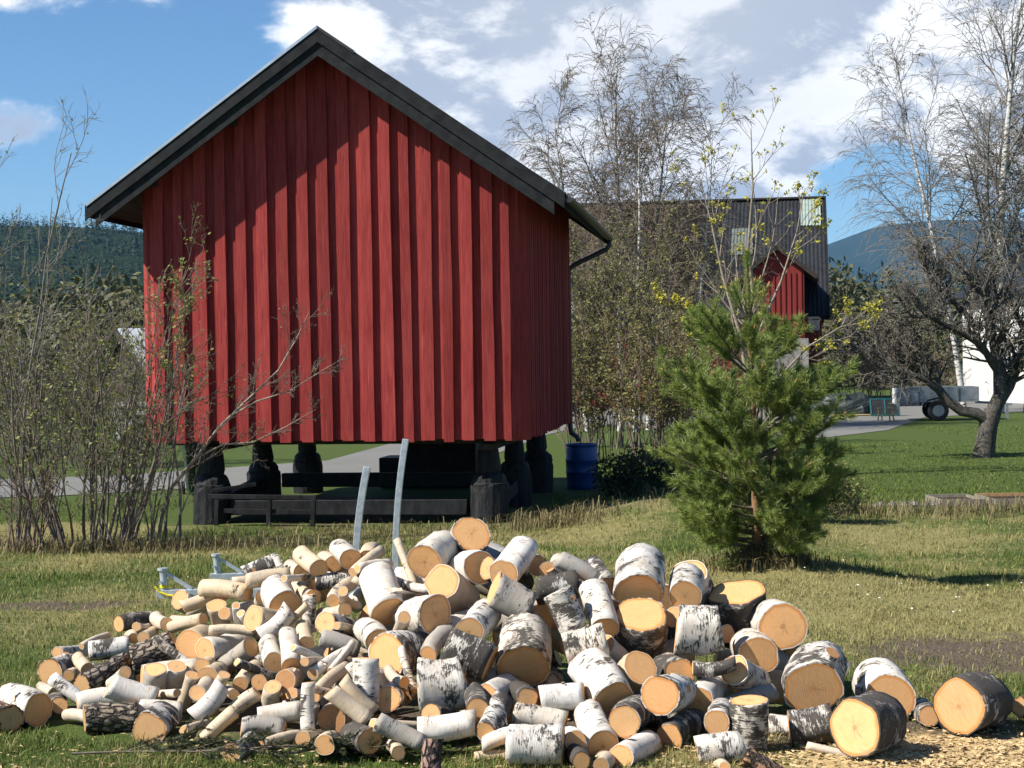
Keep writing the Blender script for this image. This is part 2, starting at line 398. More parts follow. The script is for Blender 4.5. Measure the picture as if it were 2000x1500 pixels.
scr = t.noise(t.vm('ADD', t.scale(P_, (1, 1, .022)), t.math('MULTIPLY', rn, 23.)), 75, 4, .6, .2); c = t.mix(t.math('MULTIPLY', t.ramp(scr, .60, .68), .55), c, (0.43, 0.1118, 0.0989)); chk = t.noise(t.vm('ADD', t.scale(P_, (1, 1, .03)), t.math('MULTIPLY', rn, 71.)), 90, 3, .55, .3); c = t.mix(t.math('MULTIPLY', t.ramp(chk, .66, .70), .8), c, (0.0516, 0.0103, 0.0103))
hs = t.new('ShaderNodeHueSaturation'); t.put(hs.inputs['Color'], c); t.put(hs.inputs['Value'], t.ramp(rn, 0, 1, .74, 1.15, False)); t.put(b.inputs['Base Color'], hs.outputs[0])
t.put(b.inputs['Roughness'], .82); t.put(b.inputs['Specular IOR Level'], .08); bump(t, b, t.math('ADD', gr, t.math('MULTIPLY', wear, .6)), .55, .006)
simple('black_tar', (.007, .007, .0075), (.022, .022, .024), 9, .62, (1, 1, .4), .4, .006)
simple('rake_paint', (.006, .007, .0078), (.020, .0215, .0225), 7, .72, (1, 1, 1), .5, .004, objvar=.15)
simple('dark_wood', (.020, .018, .017), (.045, .040, .036), 8, .8, (1, .2, 1), .5, .005)
simple('roof_tile', (.045, .043, .042), (.10, .095, .09), 5, .8, (1, 1, 1), .5, .006, objvar=.25)
simple('flashing', (.62, .64, .66), (.50, .52, .55), 5, .38, metal=.8, bmp=.05)
simple('gutter_metal', (.020, .020, .022), (.035, .034, .034), 9, .45, bmp=.1)
TH = R(-7.9); ZB = .48
SH = empty('storehouse', (-2.466, 22.344, -ZB), TH)
tag(SH, 'red board-clad storehouse with black gable trim raised on black bottle-shaped piers', 'storehouse')
ZW = .67+ZB; APX = 6.2+ZB; SL = .70; HS = 3.26; HWID = 2.48; XS = 2.68; DEP = 6.1; OV = .47
def rz(x): return APX-SL*abs(x)
def plank(x0, x1, y0, y1, zb, topf, lean=0., seed=0, n=7):
    """vertical plank between x0..x1, facing -y, slightly crooked, cut under the roof slope"""
    q = random.Random(seed); mb = MB(); V = []; F = []
    w0 = [q.gauss(0, .0035) for _ in range(n)]; w1 = [q.gauss(0, .0035) for _ in range(n)]
    tt = [topf(x0), topf(x1)]
    ph, amp = q.uniform(0, 6), q.uniform(0, .006)
    mids = abs(x0+x1) < abs(x1-x0)
    for i in range(n):
        f_ = i/(n-1)
        zl = zb+(tt[0]-zb)*f_; zr_ = zb+(tt[1]-zb)*f_
        sh = lean*(1-f_)*4.2+amp*math.sin(ph+f_*5)
        a0, a1 = x0+sh+w0[i], x1+sh+w1[i]
        V += [(a0, y0, zl), (a1, y0, zr_), (a1, y1, zr_), (a0, y1, zl)]
    for i in range(n-1):
        o = i*4
        F += [(o, o+1, o+5, o+4), (o+1, o+2, o+6, o+5), (o+2, o+3, o+7, o+6), (o+3, o, o+4, o+7)]
    F += [(3, 2, 1, 0), ((n-1)*4, (n-1)*4+1, (n-1)*4+2, (n-1)*4+3)]
    return mb.add(V, F)
# front wall
WT = lambda x: rz(x)-.135
FW = MB()
FW.add([(-2.6, .03, ZW+.03), (2.6, .03, ZW+.03), (2.6, .03, WT(2.6)-.03), (0, .03, WT(0)-.03), (-2.6, .03, WT(2.6)-.03),
        (-2.6, .15, ZW+.03), (2.6, .15, ZW+.03), (2.6, .15, WT(2.6)-.03), (0, .15, WT(0)-.03), (-2.6, .15, WT(2.6)-.03)],
       [(0, 1, 2, 3, 4), (9, 8, 7, 6, 5), (0, 5, 6, 1), (1, 6, 7, 2), (2, 7, 8, 3), (3, 8, 9, 4), (4, 9, 5, 0)])
front = FW.build('front_wall', 'red_paint', SH)
# measured positions of the cover boards' right edges along the wall (metres from the middle)
edges = [-2.27, -1.55, -.86, -.14, .59, 1.32, 2.02]
pitch = 4.96/17.6
x = -2.47; i = 0; q = random.Random(3)
while x < 2.40:
    wid = q.uniform(.125, .165)
    x1 = min(x+wid, 2.485)
    if x1 > 2.40: x1 = 2.485
    f_ = (x+2.48)/4.96
    lean = .0012+.0062*math.sin(math.pi*min(max(f_*1.05, 0), 1))**2 + q.uniform(-.0015, .0015)
    if i < 2 or x1 > 2.40: lean = .0
    plank(x, x1, -.056+q.uniform(-.007, .007), -.004, ZW-.02+q.uniform(-.012, .012), WT, lean, 100+i).build('board', 'red_paint', front, .004)
    nx_ = x+pitch+q.uniform(-.02, .02)
    if x1 < 2.40:
        plank(x1-.02, min(nx_+.02, 2.47), -.0025, .028, ZW+.0+q.uniform(-.012, .008), WT, lean, 300+i).build('board', 'red_paint', front, .002)
    x = nx_; i += 1
# chamfered corner casings
for s in (-1, 1):
    mb = MB(); xa, xb = s*2.487, s*2.70
    zt = rz(2.6)-.15
    V = [(xa, -.03, ZW-.02), (xb, .17, ZW-.02), (s*2.66, .20, ZW-.02), (s*2.45, .02, ZW-.02)]
    V += [(a, b_, zt) for a, b_, _ in V]
    F = [(0, 1, 5, 4), (1, 2, 6, 5), (2, 3, 7, 6), (3, 0, 4, 7), (3, 2, 1, 0), (4, 5, 6, 7)]
    mb.add(V, F if s > 0 else [f[::-1] for f in F]).build('corner_casing', 'red_paint', SH)
# side walls
for s in (-1, 1):
    sw = MB().box(min(s*2.52, s*2.64), max(s*2.52, s*2.64), .2, DEP, ZW+.02, rz(2.64)-.12).build('side_wall', 'red_paint', SH)
    y = .20; i = 0
    while y < DEP-.06:
        wd_ = q.uniform(.12, .15)
        xo = s*(2.678+q.uniform(-.003, .003))
        MB().box(min(s*2.642, xo), max(s*2.642, xo), y, min(y+wd_, DEP+.03), ZW-.02+q.uniform(-.02, .02), rz(2.68)-.13).build('board', 'red_paint', sw, .003)
        y += .235+q.uniform(-.012, .012); i += 1
# rear wall and floor
MB().add([(-2.6, DEP-.1, ZW), (2.6, DEP-.1, ZW), (2.6, DEP-.1, rz(2.6)-.15), (0, DEP-.1, rz(0)-.15), (-2.6, DEP-.1, rz(2.6)-.15), (-2.6, DEP, ZW), (2.6, DEP, ZW), (2.6, DEP, rz(2.6)-.15), (0, DEP, rz(0)-.15), (-2.6, DEP, rz(2.6)-.15)],
         [(0, 1, 2, 3, 4), (9, 8, 7, 6, 5), (0, 5, 6, 1), (1, 6, 7, 2), (2, 7, 8, 3), (3, 8, 9, 4), (4, 9, 5, 0)]).build('rear_wall', 'red_paint', SH)
fl = MB().box(-2.5, 2.5, .16, DEP-.11, ZW+.03, ZW+.15).build('floor', 'dark_wood', SH)
for yy in (.45, 3.0, 5.6):
    MB().box(-2.45, 2.45, yy-.11, yy+.11, ZW-.07, ZW+.028).build('joist', 'dark_wood', fl, .008)
for xx in (-1.85, 2.1):
    MB().box(xx-.1, xx+.1, .2, DEP-.2, ZW-.16, ZW-.072).build('joist', 'dark_wood', fl, .008)
# roof
def slope_slab(s, x0, x1, y0, y1, up, dn):
    V = []
    for y in (y0, y1):
        for xx, o in ((x0, up), (x1, up), (x1, dn), (x0, dn)): V.append((s*xx, y, APX-SL*xx+o))
    F = [(0, 1, 2, 3), (7, 6, 5, 4), (0, 4, 5, 1), (1, 5, 6, 2), (2, 6, 7, 3), (3, 7, 4, 0)]
    return MB().add(V, F if s > 0 else [f[::-1] for f in F])
roof = slope_slab(1, 0.0, HS-.03, -OV+.03, DEP+.38, -.05, -.13).build('roof', 'dark_wood', SH)
slope_slab(-1, 0.0, HS-.03, -OV+.03, DEP+.38, -.05, -.13).build('roof_deck', 'dark_wood', roof)
# pantiles: rolling profile with stepped courses, joined (their tops are hardly seen from the ground)
for s in (-1, 1):
    ny = 240; nc = 10; V = []; yy0, yy1 = -OV+.05, DEP+.37
    rows = []
    for c_ in range(nc):
        xa = HS*.985*c_/nc; xb = HS*.985*(c_+1)/nc
        if s > 0 and c_ == nc-1: continue
        rows += [(xa, .0), (xb, .028)]
    for xx, o in rows:
        for k in range(ny):
            y = yy0+(yy1-yy0)*k/(ny-1); V.append((s*xx, y, APX-SL*xx-.035+o+.020*math.sin(y*2*math.pi/.215)))
    idx = np.arange(len(rows)*ny).reshape(len(rows), ny)
    Q = np.stack([idx[:-1, :-1], idx[:-1, 1:], idx[1:, 1:], idx[1:, :-1]], -1).reshape(-1, 4)
    if s < 0: Q = Q[:, ::-1]
    tl = link('tile_courses', mesh_np('tile_courses', np.array(V), [Q]), 'roof_tile', roof); tl['kind'] = 'stuff'
# bottom course on the right-hand slope: one pantile each
prof = []
for k in range(9):
    f_ = k/8.; prof.append((f_*.225, .026*math.sin(f_*2*math.pi)+.004))
V = []
for xx, o in ((HS*.985*.9-.02, .0), (HS+.035, .014)):
    for th in (0, -.016):
        for (y, zz) in prof: V.append((xx, y, APX-SL*xx-.014+o+zz+th))
n = 9; F = []
for k in range(n-1):
    F += [(k, 2*n+k, 2*n+k+1, k+1), (n+k, n+k+1, 3*n+k+1, 3*n+k), (2*n+k, 3*n+k, 3*n+k+1, 2*n+k+1), (k, k+1, n+k+1, n+k)]
F += [(0, n, 3*n, 2*n), (n-1, 3*n-1, 4*n-1, 2*n-1)]
tme = MB().add(V, F).mesh('roof_tile'); tme.materials.append(MATS['roof_tile'])
y = -OV+.04; k = 0
while y < DEP+.2:
    o = link('roof_tile', tme, None, roof); o.location = (q.uniform(-.006, .006), y, q.uniform(-.003, .003)); y += .212; k += 1
# rake boards, two deep, on the front gable
def rake(s, y0, y1, up, dn, x0, x1, name, seed):
    mb = MB(); V = []; n = 9; qq = random.Random(seed)
    for k in range(n):
        xx = x0+(x1-x0)*k/(n-1); j = qq.uniform(-.004, .004); j2 = qq.uniform(-.005, .005)
        for yy in (y0, y1): V += [(s*xx, yy, APX-SL*xx+up+j), (s*xx, yy, APX-SL*xx+dn+j2)]
    F = []
    for k in range(n-1):
        o = k*4; F += [(o, o+1, o+5, o+4), (o+2, o+6, o+7, o+3), (o, o+4, o+6, o+2), (o+1, o+3, o+7, o+5)]
    F += [(0, 2, 3, 1), ((n-1)*4, (n-1)*4+1, (n-1)*4+3, (n-1)*4+2)]
    return mb.add(V, [f[::-1] for f in F] if s > 0 else F).build(name, 'rake_paint', roof)
for s in (-1, 1):
    rake(s, -OV, -OV+.028, .012, -.195, 0, HS+.02, 'rake_board', 5+s)
    rake(s, -OV+.030, -OV+.056, -.160, -.375, 0, HS-.12, 'rake_board', 15+s)
    rake(s, DEP+.36, DEP+.39, .012, -.195, 0, HS+.02, 'rake_board', 25+s)
# metal verge flashing
for s, x1 in ((-1, HS), (1, .5)):
    V = []; 
    for xx in (0, x1):
        for yy, o in ((-OV-.012, -.02), (-OV-.012, .024), (-OV+.11, .028), (-OV+.11, .022), (-OV-.004, .016), (-OV-.004, -.02)): V.append((s*xx, yy, APX-SL*xx+o))
    F = [(k, (k+1) % 6, 6+(k+1) % 6, 6+k) for k in range(6)]
    MB().add(V, [f[::-1] for f in F] if s < 0 else F).build('flashing', 'flashing' if s < 0 else 'gutter_metal', roof)
# eave boards, gutter and downpipe on the right
MB().bar((HS-.03, -OV+.06, APX-SL*HS-.10), (HS-.03, DEP+.36, APX-SL*HS-.10), .03, .14).build('eave_board', 'rake_paint', roof, .003)
MB().bar((-HS+.03, -OV+.06, APX-SL*HS-.10), (-HS+.03, DEP+.36, APX-SL*HS-.10), .03, .14).build('eave_board', 'rake_paint', roof, .003)
gz_ = APX-SL*HS-.075; V = []; F = []; n = 9
for yy in (-OV+.02, DEP+.40):
    for rr in (.062, .056):
        for k in range(n):
            a = math.pi*(k/(n-1))+math.pi; V.append((HS+.075+rr*math.cos(a), yy, gz_+rr*math.sin(a)-(.03 if yy > 1 else 0)))
for k in range(n-1):
    F += [(k, k+1, 2*n+k+1, 2*n+k), (n+k, 3*n+k, 3*n+k+1, n+k+1), (k, n+k, n+k+1, k+1), (2*n+k, 2*n+k+1, 3*n+k+1, 3*n+k)]
F += [(0, 2*n, 3*n, n), (n-1, 2*n-1, 4*n-1, 3*n-1)]
F += [tuple(range(n, 2*n)), tuple(range(4*n-1, 3*n-1, -1))]
gut = MB().add(V, F).build('gutter', 'gutter_metal', roof)
dp = MB().tube([(HS+.075, DEP+.22, gz_-.05), (HS+.07, DEP+.22, gz_-.17), (HS+.02, DEP+.21, gz_-.24), (2.72, DEP+.14, gz_-.50), (2.645, DEP+.12, gz_-.57), (2.63, DEP+.12, gz_-.68),
                (2.63, DEP+.12, 1.4), (2.63, DEP+.12, 1.02), (2.65, DEP+.11, .94), (2.74, DEP+.09, .88), (2.78, DEP+.09, .80)], .042, 10).build('downpipe', 'gutter_metal', SH, smooth=True)
for z_ in (1.5, 2.7, 3.7): MB().tube([(2.63, DEP+.12, z_), (2.63, DEP+.12, z_+.03)], .05, 10).build('bracket', 'gutter_metal', dp)
# purlin ends under the gable overhang
for xx in (-2.45, -1.3, 0, 1.3, 2.45):
    MB().box(xx-.06, xx+.06, -OV+.08, .02, rz(xx)-.26-(.06*SL), rz(xx)-.135-(.06*SL)).build('purlin_end', 'dark_wood', roof, .006)
# piers
simple('pier_tar', (.006, .006, .0065), (.026, .026, .027), 11, .6, (1, 1, .22), 1.0, .02)
k = 0
for xx in (-1.85, 2.1):
    for yy in (.42, 3.0, 5.6):
        q2 = random.Random(k); k += 1
        mb = MB().lathe([(.16, .66), (.165, .70), (.17, .74), (.155, .90), (.135, 1.0), (.13, ZW-.165)], 14)
        p = mb.jitter(.009, k).build('pier', 'pier_tar', SH); p.location = (xx, yy, .0); p.rotation_euler = (q2.gauss(0, .015), q2.gauss(0, .015), q2.uniform(0, 6)); kk = q2.uniform(.93, 1.07); p.scale = (kk, kk, 1)
        mb = MB().lathe([(.265, -.12), (.272, .0), (.275, .10), (.27, .42), (.262, .50), (.262, .525), (.245, .535), (.235, .60), (.19, .655), (.15, .672)], 18)
        bs = mb.jitter(.014, 50+k).build('pier_base', 'pier_tar', p, .006)
# beams lying between the piers
bm_ = MB().box(-1.55, 1.80, .32, .52, .10, .31).jitter(.008, 4).build('ground_beam', 'black_tar', SH, .012)
bm_ = MB().box(-1.55, 1.80, 2.9, 3.1, .28, .50).jitter(.008, 5).build('ground_beam', 'black_tar', SH, .012)
MB().bar((-1.86, .70, .22), (-1.86, 2.72, .34), .18, .2).build('ground_beam', 'black_tar', SH, .012)
MB().bar((2.1, .72, .22), (2.1, 2.70, .3), .18, .2).build('ground_beam', 'black_tar', SH, .012)
# steps at the back, seen under the floor
st = MB().box(-.30, .95, 6.35, 7.3, 0, 1.08).build('steps', 'black_tar', SH, .01)
MB().box(-.78, -.302, 6.4, 7.25, 0, .52).build('step', 'black_tar', st, .01)
# ------------------------------------------------------------------ black frame leaning before the beam
def W(x, y, z=0.):
    c_, s_ = math.cos(TH), math.sin(TH); return Vector((-2.466+c_*x-s_*y, 22.344+s_*x+c_*y, z-ZB))
fr = empty('timber_rack', W(-1.0, -.1, 0), TH); tag(fr, 'low black timber frame standing in front of the storehouse piers', 'rack')
MB().bar((-.72, 0, .40), (.80, 0, .38), .07, .06).build('top_rail', 'black_tar', fr, .004)
MB().bar((-.62, .02, .20), (.72, .02, .18), .05, .06).build('lower_rail', 'black_tar', fr, .004)
MB().bar((-.70, .02, .47), (-.1, .18, .55), .05, .05).build('loose_pole', 'black_tar', fr, .004)
for a in (-.62, .12, .74): MB().bar((a, -.01, 0), (a+.02, -.01, .355), .06, .06, (0, 1, 0)).build('leg', 'black_tar', fr, .004)

# ------------------------------------------------------------------ rain barrel
simple('blue_plastic', (.006, .035, .15), (.011, .055, .21), 5, .42, bmp=.08)
bp = W(2.82, DEP+.12)
br = empty('rain_barrel', (bp.x, bp.y, G(bp.x, bp.y)-.01)); br.scale = (.93, .93, .95); tag(br, 'blue plastic rain barrel under the storehouse downpipe', 'barrel')
MB().lathe([(.255, 0), (.275, .02), (.285, .12), (.292, .30), (.300, .31), (.300, .33), (.296, .34), (.298, .52), (.306, .53), (.306, .55), (.297, .56), (.285, .74), (.276, .80), (.268, .80), (.262, .76), (.262, .70)], 32).build('body', 'blue_plastic', br, smooth=True)
MB().lathe([(.272, .792), (.290, .795), (.294, .812), (.288, .828), (.270, .828), (.264, .81)], 32).build('rim', 'blue_plastic', br, smooth=True)

# ------------------------------------------------------------------ galvanised log cradle
simple('galvanised', (.40, .44, .47), (.58, .62, .65), 22, .45, metal=.55, bmp=.12, bd=.002)
simple('yellow_strap', (.72, .62, .02), (.62, .50, .02), 12, .6)
for (xa, ya, xb, yb, top, lab) in ((-2.66, 12.28, -1.20, 12.28, .90, 'galvanised steel log cradle with yellow strap round its short post'), (-2.49, 13.55, -.99, 13.5, 1.09, 'galvanised steel log cradle without strap, behind the strapped one')):
    za = G(xa, ya); cr = empty('log_cradle', (xa, ya, za)); tag(cr, lab, 'log cradle')
    L_ = xb-xa
    MB().bar((-.03, 0, .035), (L_+.05, 0, .035), .06, .07).build('crossbeam', 'galvanised', cr, .004)
    sp_ = MB().tube([(.03, 0, .071), (.02, 0, .215)], .028, 14).build('short_post', 'galvanised', cr)
    MB().tube([(.018, 0, .214), (.018, 0, .232)], .040, 14).build('cap', 'galvanised', sp_)
    MB().bar((.055, 0, .185), (.235, 0, .071), .022, .028).build('brace', 'galvanised', cr, .002)
    MB().tube([(.005, -.03, .13), (.005, -.045, .13)], .012, 8).build('bolt', 'galvanised', sp_)
    pts = [Vector((L_+.02+.10*(f_**2)*1.0-.015, 0, .0705+top*f_)) for f_ in [k/8. for k in range(9)]]
    mb = MB()
    V = []; 
    for i_, p in enumerate(pts):
        tg = (pts[min(i_+1, 8)]-pts[max(i_-1, 0)]).normalized(); nx_ = Vector((tg.z, 0, -tg.x))
        for a, b_ in ((-1, -1), (1, -1), (1, 1), (-1, 1)): V.append(p+nx_*a*.026+Vector((0, b_*.026, 0)))
    F = [(0, 1, 2, 3), (35, 34, 33, 32)]
    for i_ in range(8):
        for k in range(4): F.append((i_*4+k, (i_+1)*4+k, (i_+1)*4+(k+1) % 4, i_*4+(k+1) % 4))
    mb.add(V, F).build('curved_post', 'galvanised', cr, .004)
    if 'yellow' in lab and 'with yellow' in lab:
        MB().tube([(-.035, -.034, .10), (.0, -.036, .055), (.06, -.037, .03), (.14, -.037, .02), (.24, -.036, .024)], .009, 8).build('strap', 'yellow_strap', cr)
        MB().tube([(.028, 0, .085), (.027, 0, .105)], .034, 14).build('strap_loop', 'yellow_strap', cr)

# ------------------------------------------------------------------ plants
simple('twig_brown', (0.0975, 0.078, 0.0593), (0.2262, 0.1872, 0.1482), 5, .85, bmp=0)
simple('twig_grey', (0.117, 0.1053, 0.0897), (0.2496, 0.2262, 0.195), 5, .85, bmp=0)
simple('twig_pale', (.075, .066, .055), (.22, .195, .16), 5, .85, bmp=0)
simple('twig_reddish', (0.1014, 0.0663, 0.0546), (0.195, 0.1482, 0.1209), 5, .85, bmp=0)
simple('pale_bark', (0.1716, 0.1404, 0.1053), (0.3276, 0.2808, 0.2184), 12, .85, bmp=.3)
simple('apple_bark', (0.0351, 0.0312, 0.0265), (0.1248, 0.1131, 0.0975), 22, .9, bmp=.8, bd=.02)
simple('pine_stem', (0.156, 0.0897, 0.0429), (0.2652, 0.1638, 0.0858), 18, .85, bmp=.4)
m, t, b = new_mat('birch_trunk'); P_ = coord(t)
nb = t.noise(t.scale(P_, (2, 2, 5)), 2.2, 5, .65); nb2 = t.noise(t.scale(P_, (3, 3, 30)), 3, 4, .6)
c = t.mix(t.ramp(nb, .50, .62), (0.4836, 0.468, 0.4368), (0.039, 0.0351, 0.0312)); c = t.mix(t.ramp(nb2, .6, .7), c, (0.0936, 0.078, 0.0702))
t.put(b.inputs['Base Color'], c); t.put(b.inputs['Roughness'], .8)
def leaf_mat(name, c1, c2, transl=.3):
    m, t, b = new_mat(name); n = t.noise(coord(t), 3.5, 3); n2 = t.noise(coord(t), 60, 1)
    c = t.mix(t.ramp(t.math('ADD', t.math('MULTIPLY', n, .5), t.math('MULTIPLY', n2, .5)), .36, .64), c1, c2)
    t.put(b.inputs['Base Color'], c); t.put(b.inputs['Roughness'], .6); t.put(b.inputs['Specular IOR Level'], .3)
    tr = t.new('ShaderNodeBsdfTranslucent'); t.put(tr.inputs[0], c); ms = t.new('ShaderNodeMixShader'); t.put(ms.inputs[0], transl)
    t.l.new(b.outputs[0], ms.inputs[1]); t.l.new(tr.outputs[0], ms.inputs[2]); t.l.new(ms.outputs[0], t.n['Material Output'].inputs[0])
leaf_mat('bud_green', (0.1248, 0.1482, 0.0273), (0.234, 0.2496, 0.0585))
leaf_mat('bud_yellow', (0.3276, 0.2964, 0.0273), (0.468, 0.4212, 0.0624))
leaf_mat('olive_leaf', (0.1014, 0.1053, 0.0234), (0.2106, 0.195, 0.0585))
leaf_mat('evergreen_leaf', (0.014, 0.025, 0.0078), (0.0429, 0.0585, 0.0172), .12)
leaf_mat('catkin', (0.117, 0.0897, 0.0468), (0.2028, 0.1638, 0.0897))
leaf_mat('conifer_far', (0.014, 0.0265, 0.0109), (0.039, 0.0585, 0.0234), .05)
leaf_mat('wood_far', (0.0429, 0.0468, 0.0172), (0.1014, 0.0975, 0.039), .1)

def rv(q): 
    a = q.uniform(0, 2*math.pi); z = q.uniform(-1, 1); s = math.sqrt(1-z*z); return Vector((s*math.cos(a), s*math.sin(a), z))
def path(q, p, d_, L_, r0, r1, n, wander, up=0., droop=0.):
    pts = [p.copy()]; rad = [r0]; d_ = d_.normalized(); st_ = L_/(n-1)
    for i in range(1, n):
        d_ = d_+rv(q)*wander
        d_.z += up-droop*(i/(n-1))
        d_.normalize(); p = p+d_*st_; pts.append(p.copy()); rad.append(r0+(r1-r0)*i/(n-1))
    return pts, rad, d_
def side_dir(q, d_, ang):
    a = d_.orthogonal().normalized(); b_ = d_.cross(a); f_ = q.uniform(0, 2*math.pi)
    return (d_*math.cos(ang)+(a*math.cos(f_)+b_*math.sin(f_))*math.sin(ang)).normalized()
def spread(q, parents, per, lf, rf, ang, n, wander, up, droop, t0=.25, rmin=.002, t1=1.0):
    out = []
    for pts, rad in parents:
        Lp = sum((pts[i+1]-pts[i]).length for i in range(len(pts)-1))
        k = per if isinstance(per, int) else max(1, int(per*Lp+q.random()))
        for j in range(k):
            f_ = t0+(t1-t0)*(j+q.random())/k; f_ = min(f_, .999)
            x_ = f_*(len(pts)-1); i = int(x_); fr_ = x_-i
            p = pts[i].lerp(pts[i+1], fr_); r_ = rad[i]+(rad[i+1]-rad[i])*fr_; d_ = (pts[i+1]-pts[i]).normalized()
            L_ = Lp*lf*q.uniform(.55, 1.15)*(1.15-.6*f_)
            dd = side_dir(q, d_, ang*q.uniform(.65, 1.25))
            a, b_, _ = path(q, p, dd, L_, max(r_*rf, rmin), max(r_*rf*.35, rmin*.6), n, wander, up, droop)
            out.append((a, b_))
    return out
def leaves_on(q, paths, per_m, size, spread_=.02, t0=.2):
    """small four-cornered leaves along twigs"""
    V = []
    for pts, rad in paths:
        Lp = sum((pts[i+1]-pts[i]).length for i in range(len(pts)-1)); k = int(per_m*Lp+q.random())
        for j in range(k):
            f_ = t0+(1-t0)*q.random(); x_ = f_*(len(pts)-1)*.999; i = int(x_); p = pts[i].lerp(pts[i+1], x_-i)+rv(q)*spread_
            a = rv(q); b_ = a.orthogonal().normalized()*.5; s = size*q.uniform(.5, 1.3)
            V += [p, p+(a*.5+b_*.6)*s, p+a*s, p+(a*.5-b_*.6)*s]
    if not V: return None
    V = np.array([tuple(v) for v in V])
    return V
def leaf_obj(name, V, mat, parent): return tag(link(name, mesh_np(name, V, [np.arange(len(V)).reshape(-1, 4)]), mat, parent), kind='stuff')
def tube_obj(name, paths, sides, mat, parent, smooth=True):
    V, Q = tubes(paths, sides); o = link(name, mesh_np(name, V, Q), mat, parent, smooth)
    if name in ('branches', 'twigs', 'stems'): o['kind'] = 'stuff'
    return o

def birch(name, base, trunks, label, seed, twig_mat='twig_brown', ntw=9.0, leafm='catkin', leafn=1.6, group=None, tw=.011):
    q = random.Random(seed); root = empty(name, base); tag(root, label, 'tree', group)
    tp = []; br = []
    for (dx, dy, H_, lx, ly, r_) in trunks:
        a, b_, _ = path(q, Vector((dx, dy, -.1)), Vector((lx, ly, 1)), H_, r_, .012, 12, .06, .05)
        tp.append((a, b_))
    br = spread(q, tp, 24, .33, .42, .62, 7, .13, .12, .09, .22, .008)
    b2 = spread(q, br, 6, .46, .5, .7, 5, .16, .03, .10, .2, .006)
    b3 = spread(q, br+b2, ntw*.55, .62, .6, .75, 5, .14, .02, .30, .12, tw*.8)
    b4 = spread(q, b3, 5, .75, .8, .55, 3, .14, -.10, .35, .15, tw*.62)
    tube_obj('trunk', tp, 9, 'birch_trunk', root)
    tube_obj('branches', br+b2, 4, twig_mat, root)
    tube_obj('twigs', b3+b4, 3, twig_mat, root)
    V = leaves_on(q, b4, leafn, .06, .02)
    if V is not None: leaf_obj('crown', V, leafm, root)
    return root

def shrub(name, base, n, H_, rad, spreadv, label, seed, tmat='twig_brown', lmat='bud_green', leafn=5, lsize=.03, thick=.012, group=None, cat='bush', tw=.0035, tw_n=7., droop=0.0, lift=.05, sub=3, wander=.12):
    q = random.Random(seed); root = empty(name, base); tag(root, label, cat, group)
    st_ = []
    for i in range(n):
        a = q.uniform(0, 6.283); rr = rad*math.sqrt(q.random()); o = Vector((rr*math.cos(a), rr*math.sin(a), -.08))
        d_ = Vector((math.cos(a)*spreadv*(.25+rr/rad)*q.uniform(.4, 1.2), math.sin(a)*spreadv*(.25+rr/rad)*q.uniform(.4, 1.2), 1))
        hh = H_*q.uniform(.45, 1.05); r0 = thick*q.uniform(.5, 1.2)
        p, r_, _ = path(q, o, d_, hh, r0, r0*.3, 9, wander, lift)
        st_.append((p, r_))
    b1 = spread(q, st_, 7, .36, .55, .6, 6, .2, .06, droop, .25, tw*1.3)
    b2 = spread(q, b1, tw_n, .55, .6, .7, 4, .2, .04, droop, .2, tw)
    b3 = spread(q, b2, sub, .65, .7, .7, 3, .2, .02, droop, .2, tw*.8)
    tube_obj('stems', st_, 6, tmat, root); tube_obj('branches', b1, 4, tmat, root); tube_obj('twigs', b2+b3, 3, tmat, root)
    V = leaves_on(q, b2+b3, leafn, lsize, .015)
    if V is not None: leaf_obj('leaves', V, lmat, root)
    return root, st_

# --- big bare bush at the left, four clumps of stems
gx = 'bare many-stemmed bushes left of the storehouse'
shrub('bush', (-5.05, 19.3, G(-5.05, 19.3)), 32, 3.5, .65, .46, 'tall many-stemmed bare bush, its budding twigs crossing the storehouse eave', 21, 'twig_brown', 'bud_green', 5.5, .05, .020, gx, tw=.0038, tw_n=6.)
shrub('bush', (-6.1, 19.6, G(-6.1, 19.6)), 15, 4.7, .55, .36, 'tallest bare bush, its long grey stems reaching above the hills', 22, 'twig_grey', 'bud_green', 2.5, .04, .022, gx, tw=.004, tw_n=5.)
shrub('bush', (-4.35, 19.0, G(-4.35, 19.0)), 15, 2.1, .42, .30, 'short twiggy bush at the foot of the storehouse corner', 23, 'twig_brown', 'bud_green', 2., .03, .013, gx, tw=.003)
shrub('bush', (-5.9, 18.5, G(-5.9, 18.5)), 22, 1.8, .6, .25, 'low brushy thicket of dry stems beside the tall bush', 24, 'twig_reddish', 'bud_green', 1.6, .03, .012, gx, tw=.003)
# one limb leaning out across the wall, and an upright sapling
q = random.Random(8)
root = empty('leaning_branch', (-4.15, 19.3, G(-4.15, 19.3))); tag(root, 'pale limb leaning right across the red wall with small red twigs', 'branch')
def wl(pts): return [Vector(p) for p in pts]
main = (wl([(-.10, .1, -.1), (-.02, .05, .35), (.12, 0, .72), (.42, -.05, 1.06), (.70, -.05, 1.42), (1.05, -.05, 1.75), (1.40, 0, 2.08), (1.62, 0, 2.45), (1.78, 0, 2.78)]), [.028, .026, .024, .020, .017, .014, .010, .007, .004])
l2 = (wl([(.42, -.05, 1.06), (.75, -.1, 1.22), (1.1, -.1, 1.24), (1.5, -.12, 1.42), (1.85, -.1, 1.62)]), [.013, .012, .010, .007, .004])
l3 = (wl([(.82, -.05, 1.54), (1.15, -.1, 1.72), (1.55, -.1, 1.84), (1.9, -.15, 2.05), (2.15, -.1, 2.2)]), [.012, .010, .008, .006, .003])
